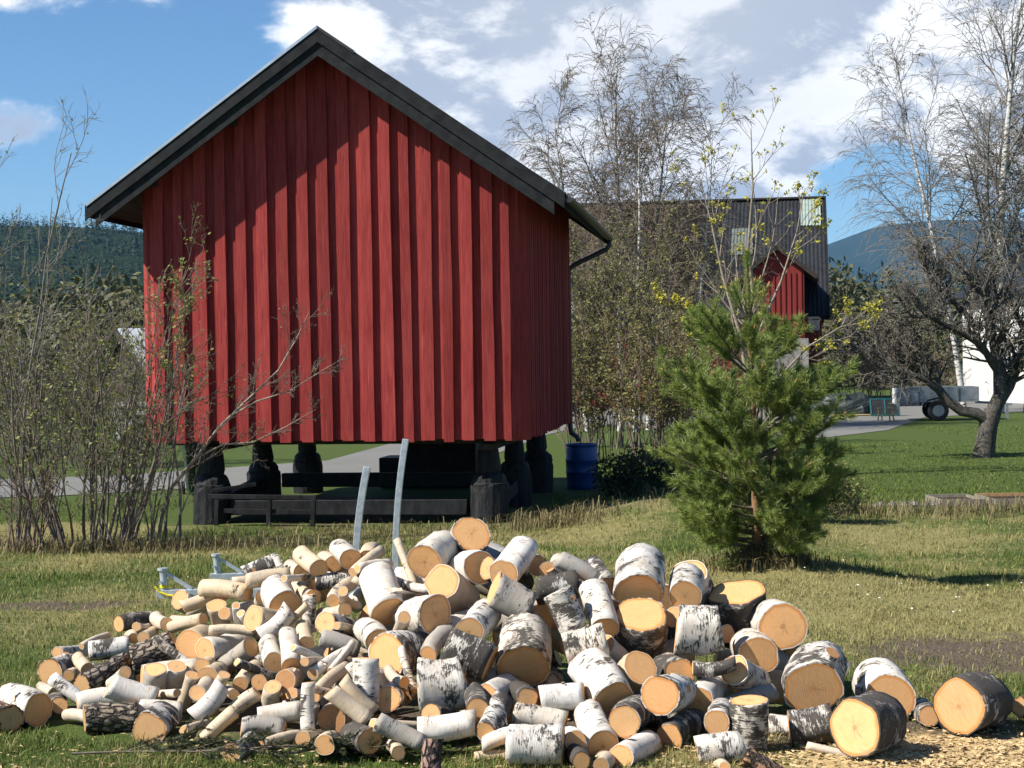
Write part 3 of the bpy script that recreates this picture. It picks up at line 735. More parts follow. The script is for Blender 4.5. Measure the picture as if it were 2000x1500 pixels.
b1 = spread(q, [main, l2, l3], 12, .26, .5, .7, 6, .16, .06, 0, .3, .0045); b2 = spread(q, b1, 6, .5, .6, .7, 5, .18, .03, 0, .2, .0035); b3 = spread(q, b2, 3, .5, .7, .7, 4, .2, .02, 0, .2, .0028)
tube_obj('limb', [main, l2, l3], 7, 'pale_bark', root); tube_obj('branches', b1, 4, 'twig_reddish', root); tube_obj('twigs', b2+b3, 3, 'twig_reddish', root)
leaf_obj('leaves', leaves_on(q, b2+b3, 2.2, .03, .01), 'bud_green', root)
root = empty('sapling', (-4.05, 19.8, G(-4.05, 19.8))); tag(root, 'slender upright sapling with yellow-green buds against the red wall', 'sapling')
main = (wl([(0, 0, -.1), (.02, 0, .6), (-.05, 0, 1.2), (.05, 0, 1.75), (.0, 0, 2.3), (.06, 0, 2.8), (.08, 0, 3.25)]), [.02, .018, .015, .012, .009, .006, .003])
b1 = spread(q, [main], 16, .16, .5, .6, 6, .16, .1, 0, .4, .004); b2 = spread(q, b1, 5, .5, .6, .7, 5, .18, .05, 0, .2, .003)
tube_obj('stem', [main], 7, 'twig_grey', root); tube_obj('twigs', b1+b2, 3, 'twig_grey', root); leaf_obj('leaves', leaves_on(q, [x_ for x_ in b1+b2 if x_[0][0].z > 2.0], 26, .055, .02), 'bud_green', root)

# --- young pine
q = random.Random(12)
pb = Vector((2.07, 13.95, G(2.07, 13.95)-.02)); pine = empty('pine_tree', pb); tag(pine, 'bushy young pine with orange buds on a small mound beside the log heap', 'pine tree')
tr_pts = wl([(0, 0, -.05), (.0, 0, .5), (-.02, 0, .95), (-.02, 0, 1.35), (-.04, 0, 1.75), (-.05, 0, 2.1), (-.055, 0, 2.50)])
tube_obj('trunk', [(tr_pts, [.045, .042, .034, .027, .020, .014, .010])], 9, 'pine_stem', pine)
def trunk_at(z):
    for a, b_ in zip(tr_pts, tr_pts[1:]):
        if a.z <= z <= b_.z: return a.lerp(b_, (z-a.z)/(b_.z-a.z))
    return tr_pts[-1].copy()
whorls = [(.12, 9, .62, -.05), (.26, 11, .74, .04), (.42, 11, .82, .10), (.60, 11, .86, .18), (.82, 11, .90, .28), (1.08, 11, .92, .46), (1.30, 4, .5, .5), (1.58, 9, .72, .72), (2.02, 6, .42, 1.35)]
pbr = []; shoots = []
for (z, n, L_, up) in whorls:
    for k in range(n):
        a = 6.283*k/n+q.uniform(-.3, .3); zz = z+q.uniform(-.06, .06) if z < 1.3 else z+q.uniform(-.02, .02)
        d_ = Vector((math.cos(a), math.sin(a), up*q.uniform(.7, 1.2)))
        p, r_, e = path(q, trunk_at(zz), d_, L_*q.uniform(.75, 1.08), .013 if z < 1.5 else .010, .005, 7, .05, .07)
        pbr.append((p, r_))
sec = spread(q, [x_ for x_ in pbr if (x_[0][-1]-x_[0][0]).length > .45], 12, .38, .6, .70, 5, .06, .13, 0, .24, .004)
ter = spread(q, sec, 3, .55, .7, .60, 4, .06, .13, 0, .25, .0035)
lead = (wl([(-.05, 0, 2.02), (-.053, 0, 2.24), (-.055, 0, 2.48), (-.055, 0, 2.62)]), [.010, .009, .008, .007])
tube_obj('branches', pbr+sec+ter+[lead], 4, 'twig_brown', pine)
nd = []; 
def needles(paths, per_m, t0, ln, nw=.0028):
    for pts, rad in paths:
        Lp = sum((pts[i+1]-pts[i]).length for i in range(len(pts)-1)); k = int(per_m*Lp)
        for j in range(k):
            f_ = t0+(1-t0)*q.random(); x_ = f_*(len(pts)-1)*.999; i = int(x_); p = pts[i].lerp(pts[i+1], x_-i); d_ = (pts[i+1]-pts[i]).normalized()
            dd = side_dir(q, d_, q.uniform(.45, 1.05)); l_ = ln*q.uniform(.7, 1.2); sd_ = dd.cross(rv(q)).normalized()*nw
            tip = p+dd*l_
            nd.append((tuple(p-sd_), tuple(p+sd_), tuple(tip)))
needles(pbr[:40], 420, .06, .066); needles(pbr[40:], 520, .42, .066); needles(sec, 470, .18, .066); needles(ter, 520, .05, .062); needles([lead], 1500, .0, .07)
Vn = np.array(nd).reshape(-1, 3)
m, t, b = new_mat('needles'); P_ = coord(t)
nz = t.noise(P_, 2.5, 3, .6); nz2 = t.noise(P_, 45, 1)
c = t.mix(t.ramp(t.math('ADD', t.math('MULTIPLY', nz, .55), t.math('MULTIPLY', nz2, .45)), .36, .66), (.125, .185, .032), (.29, .345, .085))
t.put(b.inputs['Base Color'], c); t.put(b.inputs['Roughness'], .5)
tr = t.new('ShaderNodeBsdfTranslucent'); t.put(tr.inputs[0], c); ms = t.new('ShaderNodeMixShader'); t.put(ms.inputs[0], .32); t.l.new(b.outputs[0], ms.inputs[1]); t.l.new(tr.outputs[0], ms.inputs[2]); t.l.new(ms.outputs[0], t.n['Material Output'].inputs[0])
tag(link('needles', mesh_np('needles', Vn, [np.arange(len(Vn)).reshape(-1, 3)]), 'needles', pine), kind='stuff')
leaf_mat('orange_bud', (0.3276, 0.156, 0.0468), (0.429, 0.2496, 0.0936), .05)
for p, r_ in pbr[-26:]+[lead]+pbr[::4]:
    e = (p[-1]-p[-2]).normalized(); mbq = MB().tube([p[-1]-e*.005, p[-1]+e*.02, p[-1]+e*.045], [.009, .010, .003], 6); mbq.build('bud', 'orange_bud', pine)

# --- trees behind
birch('birch_tree', (3.3, 50, -.5), [(0, 0, 11.4, -.01, 0, .13), (.9, .6, 10.6, .10, .05, .10), (-1.0, .3, 9.8, -.14, 0, .10), (1.8, -.2, 9.0, .16, 0, .085), (.4, -.8, 10.0, .02, -.05, .09)], 'clump of bare birches with white stems before the long barn', 31, 'twig_brown', 6.6)
birch('birch_tree', (17.8, 60, -.5), [(0, 0, 18.5, .02, 0, .22), (1.2, .5, 17.0, .12, .05, .16), (-1.1, .5, 13.5, -.10, .02, .13)], 'tall weeping birch rising behind the apple tree and white house', 32, 'twig_grey', 5.4, tw=.012)
# maple with yellow flower clusters
q = random.Random(41); root = empty('maple_tree', (4.45, 30, -.5)); tag(root, 'young maple with pale stems and yellow flower clusters behind the pine', 'tree')
st_ = []
for (pts) in ([(0, 0, -.1), (-.1, 0, 1.4), (-.25, 0, 2.6), (-.55, .1, 3.7), (-.75, .1, 4.7), (-.95, .1, 5.5)], [(.05, 0, -.1), (.1, 0, 1.6), (.02, 0, 3.0), (-.1, 0, 4.2), (.0, 0, 5.3), (-.02, 0, 6.4)], [(.05, 0, 1.2), (.45, 0, 1.85), (1.0, .1, 2.4), (1.6, .1, 2.75), (2.1, .1, 2.85)], [(-.15, 0, 1.9), (-.6, 0, 2.5), (-1.1, 0, 2.9), (-1.55, 0, 3.4)], [(.05, 0, 2.6), (.5, 0, 3.6), (.8, 0, 4.5), (.95, 0, 5.3)]):
    k = len(pts); r0 = .055 if k > 5 else .030
    st_.append((wl(pts), [r0*(1-.85*i/(k-1)) for i in range(k)]))
b1 = spread(q, st_, 9, .34, .5, .75, 6, .14, .12, 0, .28, .007); b2 = spread(q, b1, 4, .42, .6, .65, 5, .16, .06, 0, .3, .005)
tube_obj('trunk', st_, 8, 'pale_bark', root); tube_obj('branches', b1+b2, 4, 'pale_bark', root)
V = []
for p, r_ in b1+b2:
    if q.random() < .9:
        for _ in range(q.randint(9, 18)):
            c_ = p[-1]+rv(q)*q.uniform(0, .075); a = rv(q); o = a.orthogonal().normalized()*.5; s_ = q.uniform(.03, .06); V += [c_, c_+(a*.5+o)*s_, c_+a*s_, c_+(a*.5-o)*s_]
leaf_obj('flowers', np.array([tuple(v) for v in V]), 'bud_yellow', root)
# apple tree
q = random.Random(51); root = empty('apple_tree', (10.05, 35, -.5)); tag(root, 'gnarled old apple tree with forked leaning trunk on the lawn', 'apple tree')
st_ = [(wl([(0, 0, -.1), (.05, 0, .3), (.12, 0, .68), (.22, 0, 1.0)]), [.25, .22, .20, .19]),
       (wl([(.15, 0, .75), (-.15, -.05, .95), (-.45, 0, 1.0), (-.75, 0, 1.22), (-1.05, 0, 1.62), (-1.35, .1, 1.85), (-1.7, .1, 2.1)]), [.13, .12, .11, .105, .09, .07, .05]),
       (wl([(.22, 0, .95), (.38, 0, 1.35), (.36, 0, 1.9), (.25, 0, 2.5), (.1, 0, 3.1), (-.1, 0, 3.7), (-.2, 0, 4.3)]), [.17, .15, .13, .11, .085, .06, .04]),
       (wl([(.24, 0, 1.0), (.6, .1, 1.5), (.85, .1, 2.1), (1.0, .2, 2.8), (1.3, .2, 3.4)]), [.13, .11, .09, .07, .04]),
       (wl([(.3, 0, 1.9), (-.1, -.3, 2.4), (-.6, -.4, 2.7), (-1.2, -.4, 3.0), (-1.8, -.3, 3.05)]), [.085, .07, .06, .045, .03]),
       (wl([(-.9, 0, 1.4), (-1.3, -.2, 1.7), (-1.8, -.2, 1.9), (-2.4, -.1, 2.3), (-2.9, 0, 2.5)]), [.07, .06, .05, .035, .02]),
       (wl([(-1.05, 0, 1.62), (-1.2, .2, 2.1), (-1.6, .3, 2.5), (-2.1, .3, 2.95)]), [.06, .05, .04, .02]),
       (wl([(.0, 0, 2.7), (-.5, .2, 3.3), (-1.0, .3, 3.8), (-1.3, .3, 4.4)]), [.07, .055, .04, .025])]
b1 = spread(q, st_[2:], 18, .52, .5, .85, 7, .26, .08, .0, .2, .014)+spread(q, st_[1:2], 9, .40, .5, .7, 7, .24, .16, .0, .55, .014); b2 = spread(q, b1, 11, .55, .55, .8, 5, .28, .05, 0, .15, .010); b3 = spread(q, b2, 5, .65, .6, .8, 3, .28, .06, 0, .15, .008)
tube_obj('trunk', st_, 12, 'apple_bark', root); tube_obj('branches', b1, 6, 'apple_bark', root); tube_obj('twigs', b2+b3, 3, 'twig_pale', root)
leaf_obj('buds', leaves_on(q, b3, 1.2, .035, .02), 'olive_leaf', root)
# thicket between the storehouse and the pine
gx = 'olive budding bushes between storehouse and pine'
shrub('bush', (1.75, 35.5, -.5), 24, 3.6, .6, .22, 'olive budding bush close to the storehouse eave side', 61, 'twig_reddish', 'olive_leaf', 15, .07, .018, gx, tw=.006)
shrub('bush', (3.0, 34, -.5), 30, 3.2, .6, .25, 'olive budding bush with a fan of pale basal stems', 62, 'twig_reddish', 'olive_leaf', 15, .07, .018, gx, tw=.006)
shrub('bush', (4.2, 37, -.5), 26, 3.9, .7, .22, 'olive budding bush behind the young pine', 63, 'twig_brown', 'olive_leaf', 15, .07, .018, gx, tw=.006)
shrub('bush', (2.4, 41, -.5), 26, 5.6, .9, .20, 'tall dark olive bush before the barn roof', 64, 'twig_brown', 'olive_leaf', 15, .07, .02, gx, tw=.007)
# dark evergreen shrubs
def evergreen(name, base, blobs, n, size, label, seed, mat='evergreen_leaf'):
    q = random.Random(seed); root = empty(name, base); tag(root, label, 'shrub'); V = []; st_ = []
    for (cx, cy, cz, r_) in blobs:
        for _ in range(6):
            d_ = rv(q); d_.z = abs(d_.z); p, rr, _e = path(q, Vector((cx*.5, cy*.5, 0)), Vector((cx*.6, cy*.6, cz))+d_*r_, max((Vector((cx, cy, cz))+d_*r_*.8-Vector((cx*.5, cy*.5, 0))).length, .1), .008, .003, 5, .08)
            st_.append((p, rr))
        for _ in range(int(n*r_*r_)):
            c_ = Vector((cx, cy, cz))+rv(q)*r_*q.random()**.4
            if c_.z < .01: continue
            a = (rv(q)+Vector((0, 0, .4))).normalized(); o = a.orthogonal().normalized(); s_ = size*q.uniform(.6, 1.3); V += [c_, c_+(a*.5+o*.28)*s_, c_+a*s_, c_+(a*.5-o*.28)*s_]
    tube_obj('stems', st_, 4, 'twig_brown', root); leaf_obj('leaves', np.array([tuple(v) for v in V]), mat, root); return root
evergreen('evergreen_shrub', (1.85, 25.8, G(1.85, 25.8)), [(-.3, 0, .35, .35), (.15, 0, .45, .42), (.6, .1, .4, .38), (0, -.2, .3, .3), (.9, .1, .3, .3)], 5200, .07, 'dark low evergreen shrub in the shade beside the rain barrel', 71)
evergreen('evergreen_shrub', (3.95, 21.6, G(3.95, 21.6)), [(-.3, 0, .45, .42), (.12, 0, .5, .42), (.40, 0, .36, .34), (-.6, .1, .4, .4)], 6500, .05, 'dark round evergreen shrub half hidden behind the pine', 72, 'olive_leaf')

# ------------------------------------------------------------------ logs
m, t, b = new_mat('birch_bark')
oi = t.new('ShaderNodeObjectInfo'); P_ = coord(t); rn = oi.outputs['Random']
pv = t.vm('ADD', P_, t.math('MULTIPLY', rn, 57.))
big = t.noise(t.scale(pv, (8, 8, 11)), 1.0, 8, .72, .5); fine = t.noise(t.scale(pv, (26, 26, 190)), 1.0, 4, .6, .2); warm = t.noise(t.scale(pv, (9, 9, 22)), 1.0, 3, .6); lent = t.noise(t.scale(pv, (16, 16, 300)), 1.0, 2, .5); grain = t.noise(pv, 160, 3, .7)
dk = oi.outputs['Alpha']
thr = t.ramp(dk, 0, 1, .76, .34, False)
sc = t.math('ADD', big, t.math('MULTIPLY', t.math('SUBTRACT', fine, .5), .42))
blk = t.ramp(t.math('SUBTRACT', sc, thr), -.03, .05)
base = t.mix(t.math('MULTIPLY', t.ramp(warm, .45, .75), .55), oi.outputs['Color'], t.mix(.5, oi.outputs['Color'], (.50, .33, .20)))
base = t.mix(t.math('MULTIPLY', t.ramp(fine, .56, .72), .45), base, (.30, .25, .20))
gry = t.noise(pv, 14, 6, .7); base = t.mix(t.math('MULTIPLY', t.ramp(gry, .52, .66), .55), base, (.30, .275, .235))
base = t.mix(t.math('MULTIPLY', t.ramp(lent, .66, .70), .75), base, (.10, .08, .065))
dirt = t.noise(pv, 5.5, 5, .65); base = t.mix(t.math('MULTIPLY', t.ramp(dirt, .5, .72), .5), base, (.27, .19, .12))
c = t.mix(blk, base, t.mix(grain, (.022, .019, .017), (.115, .10, .085)))
t.put(b.inputs['Base Color'], c); t.put(b.inputs['Roughness'], t.ramp(blk, 0, 1, .62, .92)); t.put(b.inputs['Specular IOR Level'], .3)
bump(t, b, t.math('ADD', t.math('MULTIPLY', fine, .5), t.math('MULTIPLY', t.math('MULTIPLY', blk, grain), 1.6)), .6, .006)
m, t, b = new_mat('rough_bark')
oi = t.new('ShaderNodeObjectInfo'); pv = t.vm('ADD', coord(t), t.math('MULTIPLY', oi.outputs['Random'], 57.))
vo = t.new('ShaderNodeTexVoronoi', feature='DISTANCE_TO_EDGE'); t.put(vo.inputs['Vector'], t.vm('ADD', t.scale(pv, (34, 34, 15)), t.math('MULTIPLY', t.noise(pv, 20, 3), 1.2))); t.put(vo.inputs['Scale'], 1.0)
crk = t.ramp(vo.outputs['Distance'], .02, .22); g1 = t.noise(t.scale(pv, (50, 50, 20)), 1, 4, .7); g2 = t.noise(pv, 9, 3)
pl_ = t.mix(t.ramp(g1, .35, .65), t.mix(.45, oi.outputs['Color'], (.09, .075, .06)), oi.outputs['Color'])
c = t.mix(crk, (.030, .022, .018), pl_); t.put(b.inputs['Base Color'], c); t.put(b.inputs['Roughness'], .9)
bump(t, b, t.math('ADD', crk, t.math('MULTIPLY', g1, .4)), 1.0, .014)
m, t, b = new_mat('cut_wood')
oi = t.new('ShaderNodeObjectInfo'); uv = t.new('ShaderNodeUVMap', uv_map='UVMap').outputs[0]; rn = oi.outputs['Random']
ctr = t.vm('SUBTRACT', uv, (.5, .5, 0)); rad = t.math('MULTIPLY', t.vm('LENGTH', ctr), 2.)
wob = t.noise(t.vm('ADD', t.scale(uv, (3, 3, 3)), t.math('MULTIPLY', rn, 31.)), 1., 3)
rr = t.math('ADD', rad, t.math('MULTIPLY', t.math('SUBTRACT', wob, .5), .22))
ring = t.math('SINE', t.math('MULTIPLY', rr, 95.))
rot = t.new('ShaderNodeVectorRotate', rotation_type='Z_AXIS'); t.put(rot.inputs['Vector'], uv); t.put(rot.inputs['Angle'], t.math('MULTIPLY', rn, 44.))
saw = t.noise(t.scale(rot.outputs[0], (60, 3.5, 1)), 1., 4, .6, .25); blotch = t.noise(t.vm('ADD', t.scale(uv, (5, 5, 1)), t.math('MULTIPLY', rn, 12.)), 1., 5, .65)
wd_ = oi.outputs['Color']
c = t.mix(t.math('MULTIPLY', t.ramp(blotch, .35, .7), .45), wd_, t.mix(.6, wd_, (.52, .28, .10)))
c = t.mix(t.math('MULTIPLY', t.ramp(saw, .42, .68), .42), c, t.mix(.55, c, (.80, .60, .36)))
c = t.mix(t.ramp(ring, .3, 1., 0, .22), c, (.42, .22, .08))
hf = t.math('MULTIPLY', t.ramp(rr, .06, .15, 1, 0), t.ramp(rn, .35, .9, 0, .7)); c = t.mix(hf, c, (.36, .18, .07))
c = t.mix(t.math('MULTIPLY', t.ramp(rr, .84, .96), .78), c, (.52, .20, .045))
# drying cracks from the pith
dirn = t.vm('NORMALIZE', ctr); cn = t.noise(t.vm('ADD', t.scale(dirn, (2.2, 2.2, 0)), t.math('MULTIPLY', rn, 91.)), 1., 3, .6)
crk_ = t.math('MULTIPLY', t.ramp(t.math('ABSOLUTE', t.math('SUBTRACT', cn, .5)), .003, .016, 1, 0), t.ramp(t.math('ADD', rad, t.math('MULTIPLY', blotch, .5)), .75, .45, 0, 1))
crk_ = t.math('MULTIPLY', crk_, t.ramp(rn, .45, .6))
c = t.mix(t.math('MULTIPLY', crk_, .7), c, (.16, .085, .035))
stn = t.noise(t.vm('ADD', t.scale(uv, (2.2, 2.2, 1)), t.math('MULTIPLY', rn, 63.)), 1., 4, .6); c = t.mix(t.math('MULTIPLY', t.ramp(stn, .55, .72), t.ramp(rn, .2, .9, .0, .45)), c, (.36, .27, .18))
t.put(b.inputs['Base Color'], c); t.put(b.inputs['Roughness'], .72); t.put(b.inputs['Specular IOR Level'], .25)
bump(t, b, t.math('ADD', saw, t.math('MULTIPLY', ring, .06)), .5, .0035)

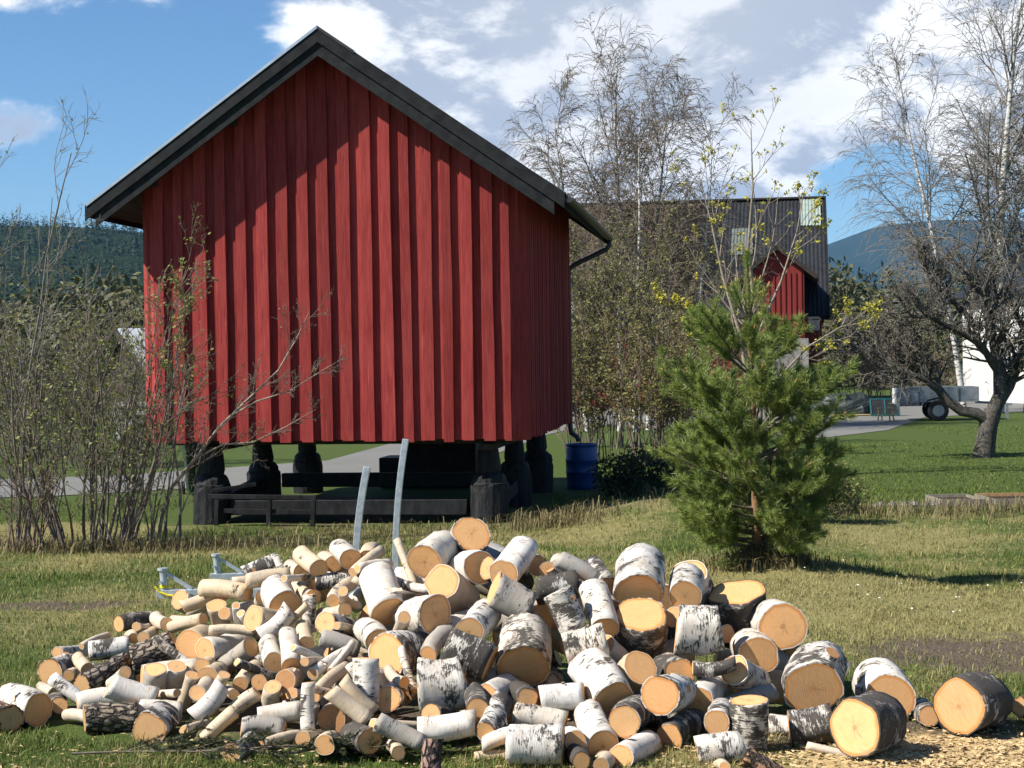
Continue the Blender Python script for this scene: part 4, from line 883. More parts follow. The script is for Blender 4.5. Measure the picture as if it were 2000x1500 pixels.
LOGS = '''
r -2.420 7.813 0.061 -0.656 0.754 -0.020 0.0641 0.290
b -2.320 7.926 0.078 -0.709 0.702 0.059 0.0824 0.290
t -2.418 8.542 0.036 -0.479 0.876 -0.059 0.0290 0.298
b -2.525 8.850 0.087 0.092 0.993 -0.076 0.0726 0.287
t -2.336 8.532 0.129 -0.110 0.983 -0.144 0.0308 0.300
p -2.214 8.323 0.120 0.382 0.913 0.143 0.0523 0.360
p -1.800 8.654 0.279 -0.893 -0.275 -0.357 0.0710 0.245
w -2.555 9.111 0.147 0.278 0.953 -0.124 0.0359 0.303
w -2.302 8.829 0.204 0.966 0.243 0.084 0.0555 0.208
t -2.240 8.550 0.155 -0.412 0.910 0.043 0.0351 0.300
t -2.079 8.895 0.258 -0.304 0.947 -0.107 0.0292 0.301
t -2.011 8.832 0.273 -0.042 0.997 -0.062 0.0319 0.300
t -1.920 9.002 0.316 -0.396 0.918 -0.019 0.0384 0.302
t -1.681 8.811 0.373 -0.720 0.644 -0.258 0.0337 0.299
t -1.755 8.942 0.344 -0.560 0.821 -0.107 0.0254 0.303
t -1.656 9.221 0.444 -0.674 0.609 -0.418 0.0429 0.304
t -1.470 9.011 0.477 -0.932 0.357 0.065 0.0468 0.291
t -1.861 9.132 0.390 0.908 0.227 0.353 0.0400 0.200
t -1.639 8.972 0.421 0.045 0.648 -0.761 0.0515 0.240
t -1.564 8.781 0.405 0.230 0.943 -0.240 0.0336 0.298
t -1.384 8.964 0.458 -0.538 0.772 -0.338 0.0441 0.304
w -1.223 8.723 0.443 -0.310 0.929 0.202 0.0883 0.292
t -1.359 8.472 0.425 0.497 0.831 -0.250 0.0649 0.284
w -1.317 8.422 0.342 0.736 0.212 0.643 0.0484 0.200
g -1.691 8.885 0.288 0.598 0.794 -0.109 0.0243 0.308
t -1.708 8.571 0.277 0.106 0.994 -0.014 0.0727 0.290
w -1.620 8.517 0.253 0.519 0.854 -0.038 0.0699 0.293
g -1.351 8.342 0.296 -0.622 0.625 -0.472 0.0479 0.291
t -1.528 8.078 0.199 0.020 0.996 -0.083 0.0508 0.289
t -1.580 8.215 0.232 -0.049 0.991 -0.122 0.0359 0.298
t -1.649 8.314 0.223 -0.118 -0.211 -0.970 0.0318 0.200
g -1.800 8.149 0.227 -0.136 0.371 -0.919 0.0557 0.235
w -1.712 8.243 0.224 -0.240 0.371 -0.897 0.0473 0.238
t -1.598 8.076 0.209 -0.365 0.371 -0.854 0.0353 0.237
t -1.521 7.785 0.179 -0.021 0.999 -0.048 0.0404 0.284
w -1.756 7.957 0.116 -0.930 -0.167 0.329 0.0609 0.233
p -1.804 7.761 0.068 -0.968 -0.242 0.067 0.0700 0.243
w -2.164 8.044 0.082 0.965 0.255 0.066 0.0528 0.200
w -1.617 7.869 0.068 -0.973 -0.198 0.115 0.0516 0.202
b -1.685 7.477 0.075 0.014 1.000 -0.021 0.0777 0.290
w -1.402 7.793 0.214 -0.652 -0.277 -0.706 0.0469 0.195
t -1.342 7.944 0.187 0.109 0.988 0.110 0.0356 0.300
t -1.246 7.917 0.200 -0.030 0.936 -0.350 0.0372 0.300
t -1.359 7.862 0.152 -0.296 0.944 -0.145 0.0292 0.301
t -1.235 7.812 0.169 -0.750 -0.261 -0.607 0.0367 0.200
t -1.307 7.575 0.135 -0.723 -0.278 -0.633 0.0315 0.197
o -1.099 7.768 0.232 0.030 0.991 -0.134 0.0510 0.286
t -1.153 7.726 0.215 -0.012 0.648 -0.762 0.0423 0.236
t -1.062 7.741 0.181 0.028 0.965 -0.263 0.0262 0.300
w -1.106 8.043 0.253 -0.177 0.900 0.397 0.0475 0.291
t -1.051 8.214 0.337 -0.182 0.975 0.129 0.0386 0.300
w -1.203 8.130 0.256 -0.231 0.960 0.158 0.0542 0.292
b -0.963 8.280 0.429 0.352 0.893 -0.280 0.0611 0.286
t -0.883 8.481 0.461 -0.488 0.847 -0.209 0.0380 0.301
b -1.094 8.696 0.512 0.004 -0.156 -0.988 0.0361 0.199
t -1.076 8.735 0.492 -0.312 0.949 -0.052 0.0411 0.301
t -1.241 9.047 0.573 -0.976 -0.177 -0.123 0.0445 0.247
t -1.190 9.116 0.578 -0.332 0.943 -0.023 0.0459 0.293
t -1.065 8.907 0.623 -0.451 0.879 0.157 0.0511 0.287
t -1.012 9.122 0.620 -0.290 0.957 -0.003 0.0459 0.294
w -0.893 8.901 0.673 -0.319 0.942 0.107 0.0574 0.287
b -1.334 9.254 0.628 -0.924 -0.191 -0.330 0.0455 0.200
b -1.089 8.931 0.542 0.994 0.102 -0.028 0.0449 0.202
t -0.957 8.612 0.489 0.223 0.960 0.170 0.0386 0.301
w -0.947 7.411 0.076 0.010 0.194 0.981 0.0324 0.216
t -0.949 7.685 0.179 0.408 0.872 0.272 0.0319 0.300
w -0.981 7.886 0.242 0.448 0.871 0.199 0.0311 0.300
o -0.846 7.462 0.112 0.006 0.989 -0.145 0.0686 0.290
w -1.005 7.615 0.122 -0.977 -0.180 -0.115 0.0500 0.201
g -1.265 7.493 0.074 0.987 0.130 -0.096 0.0451 0.199
t -0.939 7.159 0.098 0.158 0.949 -0.271 0.0313 0.288
t -0.838 7.106 0.081 0.013 0.987 -0.162 0.0451 0.284
b -1.256 7.148 0.042 0.153 0.987 -0.043 0.0438 0.290
g -0.981 8.233 0.358 0.939 0.031 -0.342 0.0450 0.200
w -0.649 8.335 0.467 -0.249 0.825 0.507 0.0948 0.291
b -0.397 8.131 0.484 -0.503 0.844 -0.189 0.0969 0.289
t -0.371 8.334 0.618 0.351 0.820 -0.451 0.0957 0.287
w -0.473 8.597 0.688 0.325 0.926 0.192 0.0940 0.287
b -0.229 8.822 0.809 -0.106 0.889 -0.444 0.1071 0.293
w -0.180 8.533 0.664 -0.333 0.915 -0.227 0.0910 0.293
w -0.057 8.328 0.651 0.392 0.833 0.390 0.0765 0.288
w 0.120 8.539 0.668 -0.133 0.991 -0.008 0.0523 0.293
t 0.168 8.405 0.666 0.219 0.975 0.036 0.0423 0.289
g 0.416 8.303 0.621 -0.870 0.083 0.485 0.0445 0.223
g 0.071 8.102 0.519 -0.880 0.056 0.472 0.0842 0.200
b -0.223 7.910 0.433 0.288 0.942 0.174 0.0727 0.290
d 0.118 8.241 0.579 0.983 -0.005 0.183 0.0757 0.200
b 0.284 7.898 0.439 -0.399 0.146 0.905 0.0726 0.200
w 0.435 7.890 0.442 -0.145 0.848 0.510 0.0712 0.290
d 0.614 7.986 0.494 0.027 0.648 -0.761 0.1301 0.240
b 0.616 8.142 0.559 0.107 0.907 0.408 0.1291 0.290
b -0.626 7.912 0.323 0.562 0.822 -0.095 0.1060 0.290
w -0.674 8.053 0.364 -0.327 0.943 0.062 0.0661 0.290
b -0.231 7.626 0.245 -0.995 -0.072 -0.062 0.1209 0.222
b -0.123 7.785 0.300 -0.935 0.023 0.355 0.1001 0.223
b 0.034 7.811 0.272 0.032 0.932 0.361 0.1316 0.298
w 0.234 7.723 0.362 0.969 0.000 0.247 0.0895 0.200
t 0.417 7.811 0.371 0.456 0.648 -0.611 0.0649 0.242
b 0.440 7.394 0.191 -0.373 0.818 0.437 0.1011 0.292
t 0.576 7.560 0.316 -0.185 0.908 -0.377 0.0777 0.289
b 0.637 7.251 0.246 0.404 0.907 -0.120 0.0841 0.285
b -0.598 7.549 0.185 0.221 0.971 -0.087 0.0644 0.290
w -0.694 7.548 0.174 -0.002 0.188 0.982 0.0599 0.200
t -0.646 7.467 0.149 -0.704 0.063 0.708 0.0310 0.208
t -0.674 7.413 0.121 -0.790 0.034 0.612 0.0405 0.215
g -0.414 7.111 0.082 -0.897 0.021 0.442 0.0428 0.216
d -0.645 7.164 0.081 -0.380 0.918 -0.110 0.0596 0.286
t -0.512 7.047 0.056 -0.259 0.958 -0.126 0.0308 0.295
w -0.181 7.206 0.152 -0.989 -0.087 -0.122 0.0583 0.255
r -0.345 6.761 0.182 -0.003 -0.243 -0.970 0.0414 0.187
b -0.133 7.118 0.122 0.244 0.931 0.271 0.0514 0.287
d -0.174 7.266 0.186 -0.078 0.995 0.061 0.0556 0.287
w -0.139 7.555 0.190 0.334 0.942 -0.018 0.0620 0.295
d 0.051 7.388 0.213 -0.137 0.988 -0.072 0.0493 0.290
b 0.108 7.414 0.207 0.999 -0.029 0.040 0.0608 0.201
b 0.218 7.347 0.107 -0.983 0.039 0.182 0.0571 0.229
b 0.199 7.001 0.091 -1.000 -0.001 0.014 0.0919 0.231
w 0.255 7.052 0.094 -0.132 0.974 -0.184 0.0509 0.288
w -0.149 7.098 0.073 0.967 0.063 0.248 0.0349 0.199
t -0.188 7.088 0.022 1.000 0.011 0.013 0.0240 0.200
w 0.373 7.101 0.058 -0.166 0.945 0.280 0.0738 0.291
d 0.470 7.135 0.158 0.264 0.963 -0.047 0.0741 0.287
w 0.439 6.917 0.055 0.479 0.878 0.002 0.0575 0.290
d 0.266 6.765 0.079 -0.069 0.990 -0.120 0.0414 0.283
t 0.347 6.768 0.059 0.093 0.986 -0.138 0.0341 0.286
d 0.674 7.224 0.064 0.481 0.877 0.017 0.0672 0.290
b 0.845 8.113 0.560 0.144 0.974 0.177 0.0852 0.288
w 0.901 8.456 0.630 0.300 0.648 -0.700 0.0916 0.242
d 1.144 8.413 0.534 0.119 0.371 -0.921 0.1463 0.243
b 0.777 7.888 0.434 0.992 -0.121 0.026 0.1122 0.215
w 1.318 8.051 0.412 -0.043 0.998 -0.051 0.1154 0.287
w 1.163 7.824 0.312 -0.003 0.999 -0.053 0.0976 0.291
b 1.014 7.591 0.291 0.494 0.783 -0.379 0.0714 0.289
b 1.386 7.632 0.190 0.288 0.934 0.212 0.1327 0.290
d 1.436 6.941 0.162 0.562 0.825 -0.060 0.1260 0.283
w 1.773 7.742 0.116 0.003 0.997 0.082 0.1219 0.290
d 2.014 7.439 0.139 0.681 0.729 -0.077 0.1269 0.287
b 1.914 7.580 0.064 0.131 0.988 -0.082 0.0506 0.287
r 2.374 7.681 0.078 0.558 0.817 -0.145 0.0470 0.284
b 0.763 7.603 0.276 -0.122 0.988 -0.093 0.0715 0.292
b 0.834 7.471 0.173 0.394 0.916 0.077 0.0678 0.295
b 0.877 7.167 0.141 0.207 0.978 -0.022 0.0580 0.288
b 1.023 7.188 0.234 -0.012 0.119 -0.993 0.0849 0.233
b 0.964 6.976 0.087 -0.984 0.076 -0.162 0.0656 0.197
d 1.219 7.305 0.078 0.974 -0.134 0.183 0.0819 0.200
r 0.928 6.617 0.121 0.826 -0.254 -0.504 0.0405 0.191
t 1.445 7.030 0.017 -0.954 0.220 0.206 0.0177 0.200
d 0.819 7.580 0.305 0.987 -0.101 0.126 0.0340 0.200
d 1.642 7.161 0.081 0.039 0.982 -0.183 0.0439 0.284
t 0.845 6.651 0.074 0.006 0.974 -0.226 0.0226 0.291
t 1.064 8.725 0.120 0.965 -0.250 -0.082 0.0713 0.290
t 0.103 8.256 0.248 -0.138 0.985 0.100 0.0453 0.290
t -0.348 7.968 0.194 0.952 -0.305 -0.005 0.0708 0.290
w -0.351 8.806 0.519 -0.974 0.219 0.063 0.0939 0.290
w -0.117 8.155 0.124 0.946 0.265 0.189 0.0773 0.290
b -2.326 8.983 0.064 0.954 -0.300 -0.027 0.0490 0.290
t -1.097 9.335 0.464 -0.701 0.675 -0.229 0.0878 0.290
t 0.943 8.456 0.300 0.406 -0.891 0.202 0.0466 0.290
w -0.149 8.468 0.437 -0.695 -0.693 -0.195 0.0626 0.290
g -0.030 9.124 0.590 -0.825 0.477 0.302 0.0837 0.290
d -0.140 8.463 0.668 0.666 0.653 -0.362 0.0613 0.290
w -1.643 8.443 0.161 -0.896 -0.442 -0.029 0.0668 0.290
g -0.372 8.273 0.133 0.927 -0.162 0.339 0.0731 0.290
d -2.071 9.437 0.269 -0.556 -0.828 0.069 0.0480 0.290
g -0.093 8.396 0.424 0.833 -0.544 0.101 0.0763 0.290
g 0.940 7.563 0.116 0.917 0.349 0.193 0.0420 0.290
g -0.688 8.915 0.285 -0.214 -0.910 0.356 0.0930 0.290
w -1.247 8.756 0.095 0.850 0.485 0.205 0.0711 0.290
t 0.109 8.581 0.356 0.602 0.654 -0.459 0.0656 0.290
t -0.815 9.401 0.663 -0.018 -0.999 -0.039 0.0478 0.290
d -0.387 7.355 0.155 0.330 0.891 -0.313 0.0516 0.290
t 1.068 7.961 0.129 0.999 0.041 -0.005 0.0769 0.290
d 0.227 8.828 0.137 -0.937 0.206 -0.283 0.0512 0.290
g -0.283 9.102 0.542 0.922 -0.115 -0.370 0.0570 0.290
g -0.424 7.980 0.110 0.725 0.688 -0.030 0.0418 0.290
d 0.461 7.613 0.093 0.994 -0.103 -0.048 0.0636 0.290
b -1.142 8.073 0.073 0.901 0.426 0.082 0.0810 0.290
t -0.972 8.565 0.154 0.858 0.500 -0.114 0.1000 0.290
d 0.555 8.322 0.300 0.877 0.468 0.106 0.0671 0.290
d 0.273 8.386 0.250 0.897 0.223 0.382 0.0798 0.290
w 0.453 8.249 0.261 -0.672 -0.695 0.255 0.0547 0.290
g 0.391 8.656 0.492 -0.647 -0.730 -0.222 0.0921 0.290
g -0.424 7.906 0.323 0.326 0.921 0.215 0.0467 0.290
b 0.173 8.097 0.163 -0.240 -0.955 -0.174 0.0662 0.290
b 1.436 7.425 0.051 -0.943 0.333 0.002 0.0492 0.290
g 1.139 8.169 0.246 0.766 0.596 -0.242 0.0711 0.290
g 1.463 8.570 0.279 -0.184 -0.975 -0.123 0.0417 0.290
g 0.435 8.416 0.480 0.137 -0.989 -0.062 0.0836 0.290
t 0.613 8.225 0.207 0.935 0.291 0.203 0.0725 0.290
b -0.430 7.955 0.053 0.869 -0.489 0.075 0.0423 0.290
w -0.931 9.554 0.339 0.511 -0.797 0.322 0.0625 0.290
t 0.788 8.533 0.469 -0.160 0.987 0.031 0.0912 0.290
b -0.667 7.944 0.209 0.126 -0.819 -0.560 0.0627 0.290
t -0.052 8.700 0.318 0.046 -0.999 -0.020 0.0794 0.290
w -0.032 7.721 0.076 0.083 0.995 0.060 0.0430 0.290
t 0.857 8.340 0.418 -0.262 -0.952 0.161 0.0497 0.290
t -0.871 9.407 0.596 -0.637 -0.626 -0.450 0.0779 0.290
d 0.480 8.444 0.563 -0.234 0.917 0.324 0.0485 0.290
w -1.310 9.016 0.088 -0.867 -0.499 0.017 0.0592 0.290
b -1.837 9.643 0.279 -0.309 -0.864 0.398 0.0582 0.290
d -2.256 8.063 0.070 -0.278 0.956 -0.094 0.0424 0.290
t -0.645 7.301 0.125 0.783 0.588 -0.204 0.0276 0.261
b -0.945 7.592 0.154 -0.235 -0.732 -0.640 0.0293 0.220
w -1.238 9.060 0.464 -0.406 0.504 0.762 0.0194 0.259
w -2.342 8.243 0.172 0.816 -0.131 -0.563 0.0326 0.257
t -0.527 8.668 0.544 -0.341 0.562 0.754 0.0213 0.316
w -1.951 8.161 0.212 -0.453 0.812 -0.367 0.0324 0.298
t -0.853 8.636 0.601 0.812 -0.090 -0.577 0.0188 0.239
t -1.464 7.732 0.045 -0.229 -0.968 0.099 0.0216 0.264
t -1.369 8.607 0.329 -0.994 -0.079 0.071 0.0264 0.243
t -2.286 9.187 0.231 -0.433 -0.893 -0.119 0.0193 0.232
t -0.736 9.039 0.700 -0.509 -0.792 -0.337 0.0301 0.271
t -0.965 7.612 0.233 0.802 0.526 -0.284 0.0190 0.268
b -0.476 7.685 0.192 -0.283 0.710 0.645 0.0200 0.266
w -1.240 8.796 0.587 0.362 0.926 -0.103 0.0193 0.320
t -0.604 8.238 0.350 0.226 -0.820 0.526 0.0322 0.266
t -2.074 9.226 0.260 0.022 -0.982 0.188 0.0260 0.319
t -1.017 7.865 0.306 0.265 0.948 -0.178 0.0234 0.234
b -1.877 8.524 0.310 0.808 -0.056 -0.586 0.0270 0.237
b -1.443 8.593 0.433 0.341 0.620 -0.706 0.0234 0.221
t -0.894 8.501 0.555 0.148 0.913 -0.380 0.0265 0.316
w -0.654 8.631 0.594 0.829 -0.536 -0.158 0.0266 0.261
t -1.080 8.513 0.486 -0.768 -0.031 -0.639 0.0211 0.299
w -0.681 8.938 0.641 -0.659 -0.752 -0.009 0.0263 0.245
t -0.898 8.221 0.421 0.337 0.897 -0.287 0.0212 0.263
t -1.409 7.884 0.246 -0.324 0.506 -0.799 0.0297 0.273
t -0.520 7.600 0.253 -0.342 0.939 0.043 0.0262 0.272
t -2.011 7.791 0.051 -0.712 0.701 -0.036 0.0310 0.258
w -0.945 8.151 0.244 -0.638 -0.616 0.462 0.0197 0.230
w -0.900 7.916 0.250 0.351 0.853 0.385 0.0182 0.260
t -1.298 9.191 0.551 -0.969 -0.217 -0.119 0.0357 0.285
t -1.634 7.868 0.163 -0.529 0.829 -0.183 0.0203 0.318
t -1.003 7.528 0.025 -0.638 -0.770 -0.003 0.0278 0.231
w -0.670 7.658 0.105 -0.464 0.376 0.802 0.0246 0.255
w -1.487 8.710 0.457 -0.052 0.720 -0.692 0.0212 0.250
b -1.360 7.954 0.293 0.607 0.654 -0.452 0.0205 0.311
'''
BARK = {'w': ((.61, .565, .495), .38), 'b': ((.59, .55, .485), .60), 't': ((.53, .43, .31), .22), 'g': ((.33, .305, .27), .34), 'd': ((.48, .44, .39), .82), 'o': ((.50, .40, .30), .37), 'p': ((.30, .25, .20), 1.), 'r': ((.36, .20, .13), 1.)}
def log_mesh(r_, L_, seed, rough):
    q = random.Random(seed); n = 26 if r_ > .07 else (20 if r_ > .045 else 14); nr = 9
    if rough: n = 34; nr = 14
    lob = [(k, q.uniform(0, 6.28), q.gauss(0, .046/(k**.7))) for k in (2, 3, 4, 5)]
    bow = (q.gauss(0, .07)*r_, q.gauss(0, .07)*r_); tap = q.uniform(-.10, .10)
    if r_ < .05: bow = (q.gauss(0, .26)*r_, q.gauss(0, .26)*r_)
    t0 = (q.gauss(0, .09), q.gauss(0, .09)); t1 = (q.gauss(0, .10), q.gauss(0, .10))
    knot = [(q.uniform(0, 6.28), q.uniform(.2, .8), q.uniform(.05, .16)) for _ in range(q.choice((0, 0, 1, 1, 2)))]
    V = []; o = Vector((q.uniform(0, 50), q.uniform(0, 50), q.uniform(0, 50)))
    def R_at(a, f_, amp):
        s_ = 1+sum(A*math.cos(k*a+ph) for k, ph, A in lob)+tap*(f_-.5)
        for ka, kf, kh in knot:
            da = (a-ka+math.pi) % (2*math.pi)-math.pi; s_ += kh*math.exp(-(da/.32)**2-((f_-kf)*L_/(r_*.45))**2)
        return r_*(s_+amp*mnoise.noise((math.cos(a)*3+o.x, math.sin(a)*3+o.y, f_*L_/r_*2.2+o.z))+amp*.7*mnoise.noise((math.cos(a)*8+o.x, math.sin(a)*8, f_*L_/r_*5+o.z)))
    amp = .16 if rough else .05
    def P(a, rad_, f_, cx=0):
        x_, y_ = rad_*math.cos(a)+bow[0]*4*f_*(1-f_), rad_*math.sin(a)+bow[1]*4*f_*(1-f_)
        z_ = f_*L_+(t0[0]*x_+t0[1]*y_)*(1-f_)+(t1[0]*x_+t1[1]*y_)*f_
        return (x_, y_, z_)
    th = max(.0035, r_*(.11 if rough else .05))
    for i in range(nr):
        f_ = i/(nr-1)
        for k in range(n): a = 6.28319*k/n; V.append(P(a, R_at(a, f_, amp), f_))
    F = []
    for i in range(nr-1):
        for k in range(n): F.append((i*n+k, i*n+(k+1) % n, (i+1)*n+(k+1) % n, (i+1)*n+k))
    faces = []
    for f_, i in ((0., 0), (1., nr-1)):
        s0 = len(V); inn = []
        for k in range(n): a = 6.28319*k/n; V.append(P(a, R_at(a, f_, amp)-th, f_)); inn.append(V[-1])
        for k in range(n):
            fc = (i*n+k, s0+k, s0+(k+1) % n, i*n+(k+1) % n); F.append(fc if f_ == 0 else fc[::-1])
        faces.append(inn)
    return MB().add(V, F), faces, n
def face_mesh(ringpts, flip):
    n = len(ringpts); c_ = Vector((0, 0, 0))
    for p in ringpts: c_ += Vector(p)/n
    V = [tuple(c_)]+[tuple(c_.lerp(Vector(p), .55)) for p in ringpts]+list(ringpts)
    F = [(0, 1+(k+1) % n, 1+k) for k in range(n)]+[(1+k, 1+(k+1) % n, 1+n+(k+1) % n, 1+n+k) for k in range(n)]
    if flip: F = [f[::-1] for f in F]
    me = MB().add(V, F).mesh('cut_face'); ul = me.uv_layers.new(name='UVMap')
    uvs = [(.5, .5)]+[(.5+.275*math.cos(6.28319*k/n), .5+.275*math.sin(6.28319*k/n)) for k in range(n)]+[(.5+.5*math.cos(6.28319*k/n), .5+.5*math.sin(6.28319*k/n)) for k in range(n)]
    for lp in me.loops: ul.data[lp.index].uv = uvs[lp.vertex_index]
    me.materials.append(MATS['cut_wood']); return me
SPECIAL = {78: 'topmost birch log tipped up with its pale cut end to the sky', 128: 'dark-barked birch round standing upright on the heap, its cut top in full sun', 89: 'big upright black-barked round leaning on the heap, oval top sunlit', 136: 'thick round rolled clear of the heap onto bare earth, sunlit cut end', 134: 'widest sunlit log end standing on the sawdust at the foot of the heap', 133: 'very thick birch log with shaded cut end resting above the sawdust', 6: 'scaly pine log sloping down the side of the heap', 5: 'scaly pine log with its end in the grass beside the sloping one', 36: 'scaly pine log lying flat in the green grass before the heap', 109: 'reddish scaly log standing by the conifer sprig', 138: 'reddish scaly log alone on the bare earth beyond the rolled round', 0: 'reddish log lying beside a birch log apart from the heap', 145: 'pinkish scaly log lying at the foot of the heap near the sawdust', 142: 'slim blotched birch log standing upright at the foot of the heap', 146: 'thin crooked birch stick lying in front of the widest log', 1: 'blotched birch log lying apart in the grass next to a reddish log', 91: 'blotched birch log with oval sunlit end facing the sun side of the heap', 95: 'thick birch log with wide shaded end pointing down the middle of the heap', 135: 'thick white log with shaded end beside the widest sunlit one', 84: 'thick grey log lying across the upper heap', 31: 'grey log standing upright among thin pale ones', 130: 'pale disc-like cut end leaning at the back of the heap behind the upright round', 21: 'thick white log with dark shaded end among thin cream logs', 67: 'log with round reddish-brown end at the foot of the heap', 72: 'small blotched birch log lying in front of the heap by the conifer branch'}
LANDMARK = {78: 'topmost tipped-up log', 128: 'upright dark round on the heap', 89: 'big leaning upright round', 134: 'widest sunlit log end', 6: 'sloping scaly pine log', 36: 'flat-lying scaly pine log', 109: 'reddish log by the sprig', 142: 'slim upright birch log', 91: 'oval sunlit log end', 95: 'wide shaded log end', 31: 'upright grey log', 84: 'thick grey log across the heap', 21: 'thick dark-ended white log', 67: 'round red-ended log', 72: 'blotched log before the heap'}
KIND = {'w': 'white-barked birch', 'b': 'black-blotched birch', 't': 'cream-barked birch', 'g': 'smooth grey-barked', 'd': 'mostly blackened birch', 'o': 'red-ended birch', 'p': 'scaly pine', 'r': 'reddish scaly'}
LM = {}
for i, line in enumerate(LOGS.strip().splitlines()):
    v_ = [float(k_) for k_ in line.split()[1:9]]
    if i in LANDMARK: LM[LANDMARK[i]] = Vector((v_[0]+v_[3]*v_[7]/2, v_[1]+v_[4]*v_[7]/2, v_[2]+v_[5]*v_[7]/2))
for i, line in enumerate(LOGS.strip().splitlines()):
    s_ = line.split(); ty = s_[0]; ax, ay, az, dx, dy, dz, r_, L_ = [float(v) for v in s_[1:9]]
    rough = ty in 'pr'; q = random.Random(900+i)
    if ty == 'd' and q.random() < .3: pass
    mb, faces, n = log_mesh(r_, L_, 500+i, rough)
    me = mb.mesh('log'); me.polygons.foreach_set('use_smooth', [k < len(me.polygons)-2*n for k in range(len(me.polygons))])
    me.materials.append(MATS['rough_bark' if rough else 'birch_bark'])
    o = link('pine_log' if rough else 'birch_log' if ty != 'g' else 'grey_log', me)
    rot_ = Vector((dx, dy, dz)).to_track_quat('Z', 'Y').to_matrix().to_4x4(); spin = Matrix.Rotation(q.uniform(0, 6.28), 4, 'Z')
    o.matrix_world = Matrix.Translation((ax, ay, az)) @ rot_ @ spin
    col_, dk_ = BARK[ty]; v = q.uniform(.88, 1.08); wv = q.uniform(-.04, .04)
    o.color = (col_[0]*v, (col_[1]-wv*.4)*v, (col_[2]-wv)*v, min(max(dk_+q.gauss(0, .09), 0), 1) if not rough else 1)
    tone = q.uniform(.74, 1.10); red = q.random()
    fc = (.69*tone, (.405-.05*red)*tone, (.185-.045*red)*tone, 1)
    if ty == 'o': fc = (.40, .185, .075, 1)
    if ty in 'rp': fc = (.48*tone, .29*tone, .13*tone, 1)
    for k in (0, 1):
        f_ = link('cut_face', face_mesh(faces[k], k == 1), None, o); f_.color = fc
    if not rough and r_ > .03 and q.random() < .30:      # sawn-off branch stub
        a_ = q.uniform(0, 6.28); zz_ = q.uniform(.25, .75)*L_; rs_ = r_*q.uniform(.16, .30); d3 = Vector((math.cos(a_), math.sin(a_), q.uniform(-.3, .6))).normalized(); p0 = Vector((0, 0, zz_))
        st2 = MB().tube([p0+d3*r_*.7, p0+d3*r_*1.02, p0+d3*r_*q.uniform(1.1, 1.3)], [rs_*1.7, rs_*1.15, rs_], 10, False).build('branch_stub', 'birch_bark', o, smooth=True); st2.color = o.color
        end = [tuple(Vector(v_)) for v_ in st2.data.vertices[-10:] for v_ in [v_.co]]
        f_ = link('stub_face', face_mesh(end, True), None, o); f_.color = (fc[0]*.7, fc[1]*.62, fc[2]*.6, 1)
    if ty in 'wb' and q.random() < .40:                    # a peeling lick of bark
        a_ = q.uniform(0, 6.28); zz_ = q.uniform(.15, .8)*L_; hw = q.uniform(.008, .03); V = []
        for k in range(7):
            f_ = k/6.; aa = a_+f_*q.uniform(.45, .6); rr_ = r_*(1.012+.30*f_**2.2)
            for s2 in (-1, 1): V.append((rr_*math.cos(aa), rr_*math.sin(aa), zz_+s2*hw*(1-.5*f_)+q.uniform(-.003, .003)))
        cu = MB().add(V, [(2*k, 2*k+1, 2*k+3, 2*k+2) for k in range(6)]).build('bark_curl', 'birch_bark', o, smooth=True); cu.color = (.70, .52, .38, .1)
    size = 'thick' if r_ > .085 else ('middling' if r_ > .05 else 'thin')
    if i in SPECIAL: tag(o, SPECIAL[i], 'log', 'sawn logs heaped on the grass')
    else:
        c_ = Vector((ax+dx*L_/2, ay+dy*L_/2, az+dz*L_/2)); lm = min(LM, key=lambda k_: (c_-LM[k_]).length)
        tag(o, '%s %s log near the %s' % (size, KIND[ty], lm), 'log', '%s %s logs near the %s' % (size, KIND[ty], lm))

# ------------------------------------------------------------------ barn and houses behind
simple('brown_tile', (0.0468, 0.0328, 0.0234), (0.0897, 0.0663, 0.0468), 3, .85, bmp=.3, bd=.03)
simple('dark_sheet', (0.0156, 0.0164, 0.0179), (0.0281, 0.0289, 0.0312), 3, .5, bmp=.1)
simple('clear_sheet', (0.2028, 0.2496, 0.2184), (0.2808, 0.3276, 0.2886), 3, .5, bmp=.1); simple('old_sheet', (0.078, 0.0897, 0.0819), (0.1326, 0.1482, 0.1365), 3, .6, bmp=.1)
simple('barn_red', (0.156, 0.0218, 0.0187), (0.2106, 0.0312, 0.0265), 4, .85, (1, 1, .1), .3, .01)
simple('concrete', (0.2028, 0.1911, 0.1716), (0.2808, 0.2652, 0.2418), 2, .9)
simple('white_paint', (.50, .50, .48), (.56, .56, .545), 4, .6, (1, 1, .1), .2, objvar=.06)
simple('brick', (0.1872, 0.0702, 0.0468), (0.2808, 0.1248, 0.0858), 8, .85)
simple('dark_stain', (0.0273, 0.0218, 0.0172), (0.0468, 0.039, 0.0312), 5, .8)
simple('light_sheet', (0.312, 0.3276, 0.3432), (0.4056, 0.4212, 0.4368), 3, .5)
simple('rubber', (0.0117, 0.0117, 0.0125), (0.0234, 0.0234, 0.0234), 8, .8)
BN = empty('barn', (8.3, 76, -.5), R(-10)); tag(BN, 'long old barn with brown tiled and black sheet roof and red gabled ramp house', 'barn')
ZR, ZE = 9.75, 3.9; YR, YE = 4.0, -4.0
X0, XM, X1 = -8.0, .35, 6.25
MB().box(X0+.3, X1-.3, -3.6, 11.5, 0, 4.2).build('wall', 'barn_red', BN)
